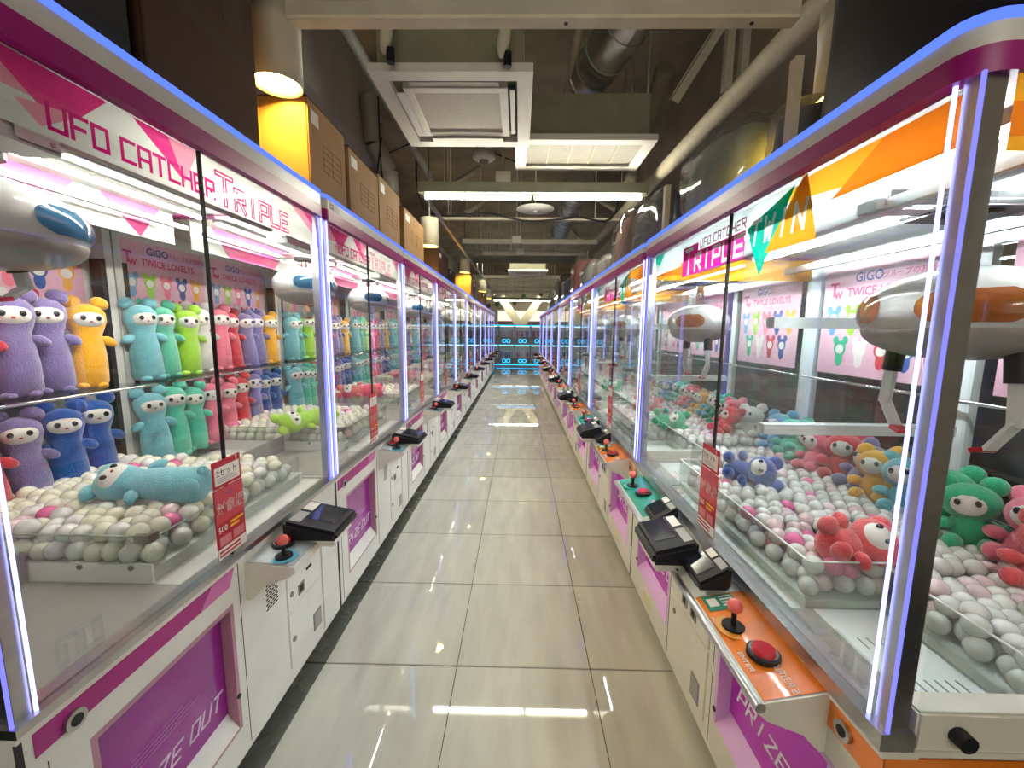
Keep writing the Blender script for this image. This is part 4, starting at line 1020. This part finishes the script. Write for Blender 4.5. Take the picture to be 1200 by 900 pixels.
# cables
def cable(pts,r,label):
    cu=MB(); P_=[Vector(p) for p in pts]; out=[]
    for a in range(len(P_)-1):
        p0=P_[max(0,a-1)];p1=P_[a];p2=P_[a+1];p3=P_[min(len(P_)-1,a+2)]
        for s in range(6):
            t=s/6; out.append(.5*((2*p1)+(-p0+p2)*t+(2*p0-5*p1+4*p2-p3)*t*t+(-p0+3*p1-3*p2+p3)*t**3))
    out.append(P_[-1]); cu.tube(out,r,blackm,6); single('cable',cu,label,'cable','loose black cables')
cable([(-1.5,4.6,4.3),(-1.5,4.6,3.5),(-1.46,4.55,3.0),(-1.40,4.5,2.75),(-1.50,4.5,2.72),(-1.52,4.55,3.1),(-1.48,4.6,3.5)],.008,'black cable looping beside the grey soffit end')
cable([(-1.4,4.6,3.35),(-.9,4.65,3.55),(-.5,4.6,3.42),(-.05,4.7,3.30)],.007,'black cable drooping left of the junction box')
cable([(-1.3,5.5,4.3),(-1.25,5.45,3.05),(-.4,5.44,2.97),(.1,5.44,2.88),(.7,5.44,2.93),(1.2,5.45,3.0),(1.25,5.5,4.3)],.012,'black cable slung across the aisle beyond the tube light')
single('flexible_duct',MB().tube([(-1.62,4.7,3.95),(-1.60,4.75,3.5),(-1.5,4.85,3.25),(-1.5,4.9,2.9)],.11,M('flex_foil',(.34,.31,.26),.5,.3,bump=.8,bscale=40),14),'crumpled flexible duct hanging at the soffit end','duct')

# ------------------------------------------------------------------ bagged things on the right row
def lump(c,rad,mat,seed,amp=.12,sq=.55,nu=26,nv=16):
    """a lumpy rounded-box sack resting on z = c.z"""
    mb=MB(); V=[];F=[]
    def se(v,p): return math.copysign(abs(v)**p,v)
    for j in range(nv+1):
        ph=math.pi*j/nv-math.pi/2
        for i in range(nu):
            t=2*math.pi*i/nu
            p=Vector((se(math.cos(ph),sq)*se(math.cos(t),sq)*rad[0],se(math.cos(ph),sq)*se(math.sin(t),sq)*rad[1],(se(math.sin(ph),sq)+1)*rad[2]))
            k=1+amp*noise.noise(p*6+Vector((seed*7.1,seed*3.3,seed)))+amp*.5*noise.noise(p*16+Vector((seed,0,0)))
            q=Vector((p.x*k,p.y*k,max(0,p.z*(1+(k-1)*.7)))); V.append((c[0]+q.x,c[1]+q.y,c[2]+q.z))
    for j in range(nv): F+=[(j*nu+i,j*nu+(i+1)%nu,(j+1)*nu+(i+1)%nu,(j+1)*nu+i) for i in range(nu)]
    F+=[tuple(range(nu-1,-1,-1)),tuple(range(nv*nu,(nv+1)*nu))]
    return mb.add(V,F,mat,True)
ZT=1.9682
def bag(y0,y1,h,x0,x1,inner,label,seed,knot=True,film=True,name='bagged_toy',cat='bag',sq=.55,amp=.16):
    cx,cy=(x0+x1)/2,(y0+y1)/2; rx,ry=(x1-x0)/2,(y1-y0)/2
    root=bpy.data.objects.new(name,None); COL.objects.link(root); root.location=(cx,cy,ZT); tag(root,label,cat,'bagged things on the right machines')
    build('contents',lump((0,0,0),(rx*.90,ry*.90,h*.46),inner,seed,amp,sq),root)
    if film: build('plastic_film',lump((0,0,0),(rx,ry,h*.5),BAGP,seed+.5,.08),root)
    if knot:
        k=MB().cyl((0,0,h*.95),(.01,.01,h*.95+.06),.018,MATS['clear_plastic_film'],10,.010).cyl((.01,.01,h*.95+.06),(.02,.02,h*.95+.14),.010,MATS['clear_plastic_film'],10,.032)
        build('knot',k,root)
    return root
sack=lambda n,c:M(n,c,.8,var=.25,vscale=9)
bag(.64,1.225,.56,.725,1.34,M('black_sheeting',(.004,.004,.005),.5,spec=.25),'big black wrapped parcel at the near end of the right machine tops',1,False,False,sq=.28,amp=.05)
single('wood_slat',MB().box((.735,1.215,ZT),(.755,1.245,ZT+.27),M('pale_wood',(.62,.50,.32),.7,var=.1)),'pale upright slat beside the black parcel','slat')
bag(1.27,1.40,.22,.75,1.05,sack('grey_goods',(.30,.28,.24)),'small grey bagged bundle behind the upright slat',2,False)
bag(1.63,2.14,.37,.74,1.24,sack('sage_goods',(.40,.48,.34)),'large clear bag of sage green and grey plush',3,False)
single('wood_slat',MB().box((.735,2.20,ZT),(.76,2.235,ZT+.27),MATS['pale_wood']),'pale wooden strip at the end of the grey bag','slat')
bag(2.27,3.0,.33,.74,.98,sack('charcoal_goods',(.16,.155,.15)),'grey plastic bag leaning beside a wooden strip',4,False)
bag(2.35,2.95,.60,1.02,1.42,sack('gold_goods',(.50,.28,.06)),'tall knotted bag of golden brown plush',5,True)
bag(3.08,3.62,.44,.74,1.15,sack('rose_goods',(.60,.32,.24)),'clear bag of rose and cream plush',6,True)
bag(3.75,4.5,.25,.74,1.15,sack('pale_goods',(.5,.47,.42)),'low pale grey bag beyond the rose plush',7,False)
bag(4.6,5.4,.34,.74,1.15,sack('slate_goods',(.26,.25,.24)),'slate grey bag in the middle of the right row',8,False)
bag(5.6,6.5,.55,.74,1.15,sack('crimson_goods',(.45,.05,.04)),'tall bag of crimson and cream plush',9,True)
bag(6.7,7.6,.42,.74,1.15,sack('blue_goods',(.14,.20,.25)),'blue-grey bag beyond the crimson plush',10,False)
bag(7.8,9.4,.62,.74,1.2,sack('dusk_goods',(.12,.10,.14)),'dark purple heap of bags farther along the right row',11,False)
bag(9.7,11.6,.55,.74,1.2,sack('night_goods',(.05,.045,.04)),'blackish heap of bags near the far end of the right row',12,False)
# ------------------------------------------------------------------ things standing behind the right row
def panel(name,x,y0,y1,z1,m,label,txt=None):
    P_=[('case',MB().box((x,y0,0),(x+.25,y1,z1),m),None),('shelf_edge',MB().box((x-.01,y0,z1*.55),(x,y1,z1*.56),alud),None)]
    if txt: P_.append(('lettering',MB().text(txt,.11,(x-.011,y1-.02,1.25),(0,-1,0),(0,0,1),paper,.01),None))
    multi(name,(x+.12,(y0+y1)/2,0),label,'cabinet',P_,'cabinets behind the right row')
for k,(y0,y1,z1,c,t) in enumerate(((.60,.98,1.75,(.03,.03,.035),'black tall cabinet behind the near end of the right row'),(1.0,1.30,1.7,(.10,.07,.30),'tall purple cabinet behind the nearest right machine'),(1.32,1.95,1.75,(.05,.05,.055),'dark grey cabinet behind the nearest right machine'),(1.97,2.12,1.6,(.16,.01,.02),'narrow dark red cabinet behind the nearest right machine'),(2.14,2.30,1.6,(.02,.04,.02),'narrow dark green cabinet behind the nearest right machine'),(2.32,3.6,1.75,(.10,.10,.11),'wide grey cabinet behind the second right machine'),(3.7,5.4,1.75,(.16,.16,.17),'wide pale grey cabinet behind the third right machine'),(5.5,8.5,1.75,(.2,.2,.21),'long pale cabinet behind the middle of the right row'),(8.6,13.0,1.75,(.2,.2,.21),'long pale cabinet behind the far part of the right row'))):
    panel('display_cabinet',1.85,y0,y1,z1,M('cabinet_%d'%k,c,.5,var=.35,vscale=9),t)

# ------------------------------------------------------------------ far end: two-tier mini machines with cyan rings
def mini():
    pr=Proto(); W=.66; D=.7
    pr.part('cabinet',MB().box((-W/2,0,0),(W/2,.02,.35),M('mini_grey',(.25,.26,.27),.5)).box((-W/2,.02,0),(W/2,D,.06),MATS['mini_grey']).box((-W/2,.10,.86),(W/2,D,.92),MATS['mini_grey']).box((-W/2,.0,.90),(W/2,.02,1.22),MATS['mini_grey']).box((-W/2,D-.03,0),(W/2,D,1.72),coolwhite).box((-W/2,0,1.66),(W/2,D,1.72),MATS['mini_grey']).box((-W/2,0,.06),(-W/2+.015,D,1.66),MATS['mini_grey']),None,'grey two-tier cabinet')
    for z in (.08,.885,1.69): pr.part('led_strip',MB().box((-W/2,-.012,z-.018),(W/2,0,z+.018),cyanled),None,'cyan strip light')
    for z in (.24,1.06):
        for x in (-.085,.085):
            n=20; mb=MB()
            V=[(x+rr*math.cos(2*math.pi*i/n),yy,z+rr*math.sin(2*math.pi*i/n)) for yy in (-.012,0) for rr in (.084,.056) for i in range(n)]
            F=[]
            for i in range(n):
                j=(i+1)%n; F+=[(i,j,n+j,n+i),(i,2*n+i,2*n+j,j),(n+i,n+j,3*n+j,3*n+i)]
            k=pr.part('control_ring',mb.add(V,F,cyanled),None,'glowing cyan ring')
            pr.part('ring_button',MB().cyl((x,-.006,z),(x,0,z),.05,M('ring_blue',(.02,.2,.4),.3),16),k)
    for z0 in (.36,1.23): pr.part('glass_front',MB().box((-W/2,.004,z0),(W/2,.009,z0+.42),GLASS),None)
    for z0 in (.84,1.645): pr.part('lamp',MB().box((-W/2+.05,.30,z0),(W/2-.05,.33,z0+.012),emis('mini_lamp%d'%int(z0*10),(.85,.95,1),3) if 'mini_lamp%d'%int(z0*10) not in MATS else MATS['mini_lamp%d'%int(z0*10)]),None,'interior lamp')
    return pr
MP=mini()
mx=[.14+.665*k for k in range(-3,4)]
for k,x in enumerate(mx):
    MP.spawn('mini_claw_machine',(x,16.95,0),(0,0,0),'two-tier mini claw machine with cyan rings at the far end, %s from the left'%['first','second','third','fourth','fifth','sixth','seventh','eighth'][k],'claw machine','mini claw machines at the far end')
tcol=[(.7,.72,.75),(.62,.30,.5),(.25,.3,.65),(.75,.6,.65)]
tm=[MB().lathe([(.02,0),(.07,.01),(.08,.10),(.06,.16),(.05,.18),(.07,.23),(.05,.29),(.01,.31)],M('mini_toy_%d'%q,c,.8),10).sph((.045,0,.30),.028,MATS['mini_toy_%d'%q],8,6).sph((-.045,0,.30),.028,MATS['mini_toy_%d'%q],8,6).mesh('soft_toy') for q,c in enumerate(tcol)]
for x in mx:
    for z in (.06,.92):
        for q in (-1,0,1):
            j=rng.randrange(4)
            o=obj('soft_toy',tm[j],None,(x+q*.19,17.22,z+.0)); o.scale=(1.1,1.1,1.75)
            tag(o,'small %s soft toy in the mini claw machines at the far end'%['white','plum','blue','pale pink'][j],'soft toy','soft toys in the mini machines, %s'%['white','plum','blue','pale pink'][j])
beamc=M('beige_beam',(.56,.50,.36),.7)
multi('crossed_beams',(0.05,18.0,1.7),'V-shaped pair of beige slanting beams at the far end','beam',[('beam',MB().bar((.05,18.9,1.65),(-.85,18.9,3.0),.34,.14,beamc,(0,1,0)),None),('beam',MB().bar((.05,18.9,1.65),(.95,18.9,3.0),.34,.14,beamc,(0,1,0)),None),('column',MB().box((-.12,18.8,0),(.22,19.0,1.85),beamc),None)])
multi('shop_sign',(.2,20.5,2.1),'pale lit sign board behind the crossed beams','sign',[('board',MB().box((-1.05,20.4,1.95),(1.6,20.5,2.45),emis('sign_face',(1,.90,.74),.75)),None),('frame',MB().box((-1.12,20.42,0),(-1.05,20.52,2.52),acw).box((-1.05,20.42,1.55),(1.6,20.52,1.93),M('sign_dark',(.25,.16,.13),.7,var=.6,vscale=12)),None)])
for k in range(9):
    x=-1.5+.42*k; z=2.62+.35*abs(math.sin(k*1.3))*(1 if k>3 else .1)+.04*k
    root=multi('hanging_pennant',(x,20.0,z),'small dark hanging pennant at the far end, %s from the left'%['first','second','third','fourth','fifth','sixth','seventh','eighth','ninth'][k],'pennant',[('cloth',MB().prism([(-.09,.12),(.09,.12),(.10,-.02),(0,-.12),(-.10,-.02)],(x,20.0,z),(1,0,0),(0,0,1),.02,M('pennant_%d'%(k%3),[(.08,.05,.04),(.03,.10,.05),(.14,.03,.03)][k%3],.8)),None),('cord',MB().cyl((x,19.99,z+.12),(x,19.99,4.3),.006,blackm,6),None)],'hanging pennants')
print('objects',len(bpy.data.objects),'balls',len(balls),'polys',sum(len(m.polygons) for m in bpy.data.meshes))
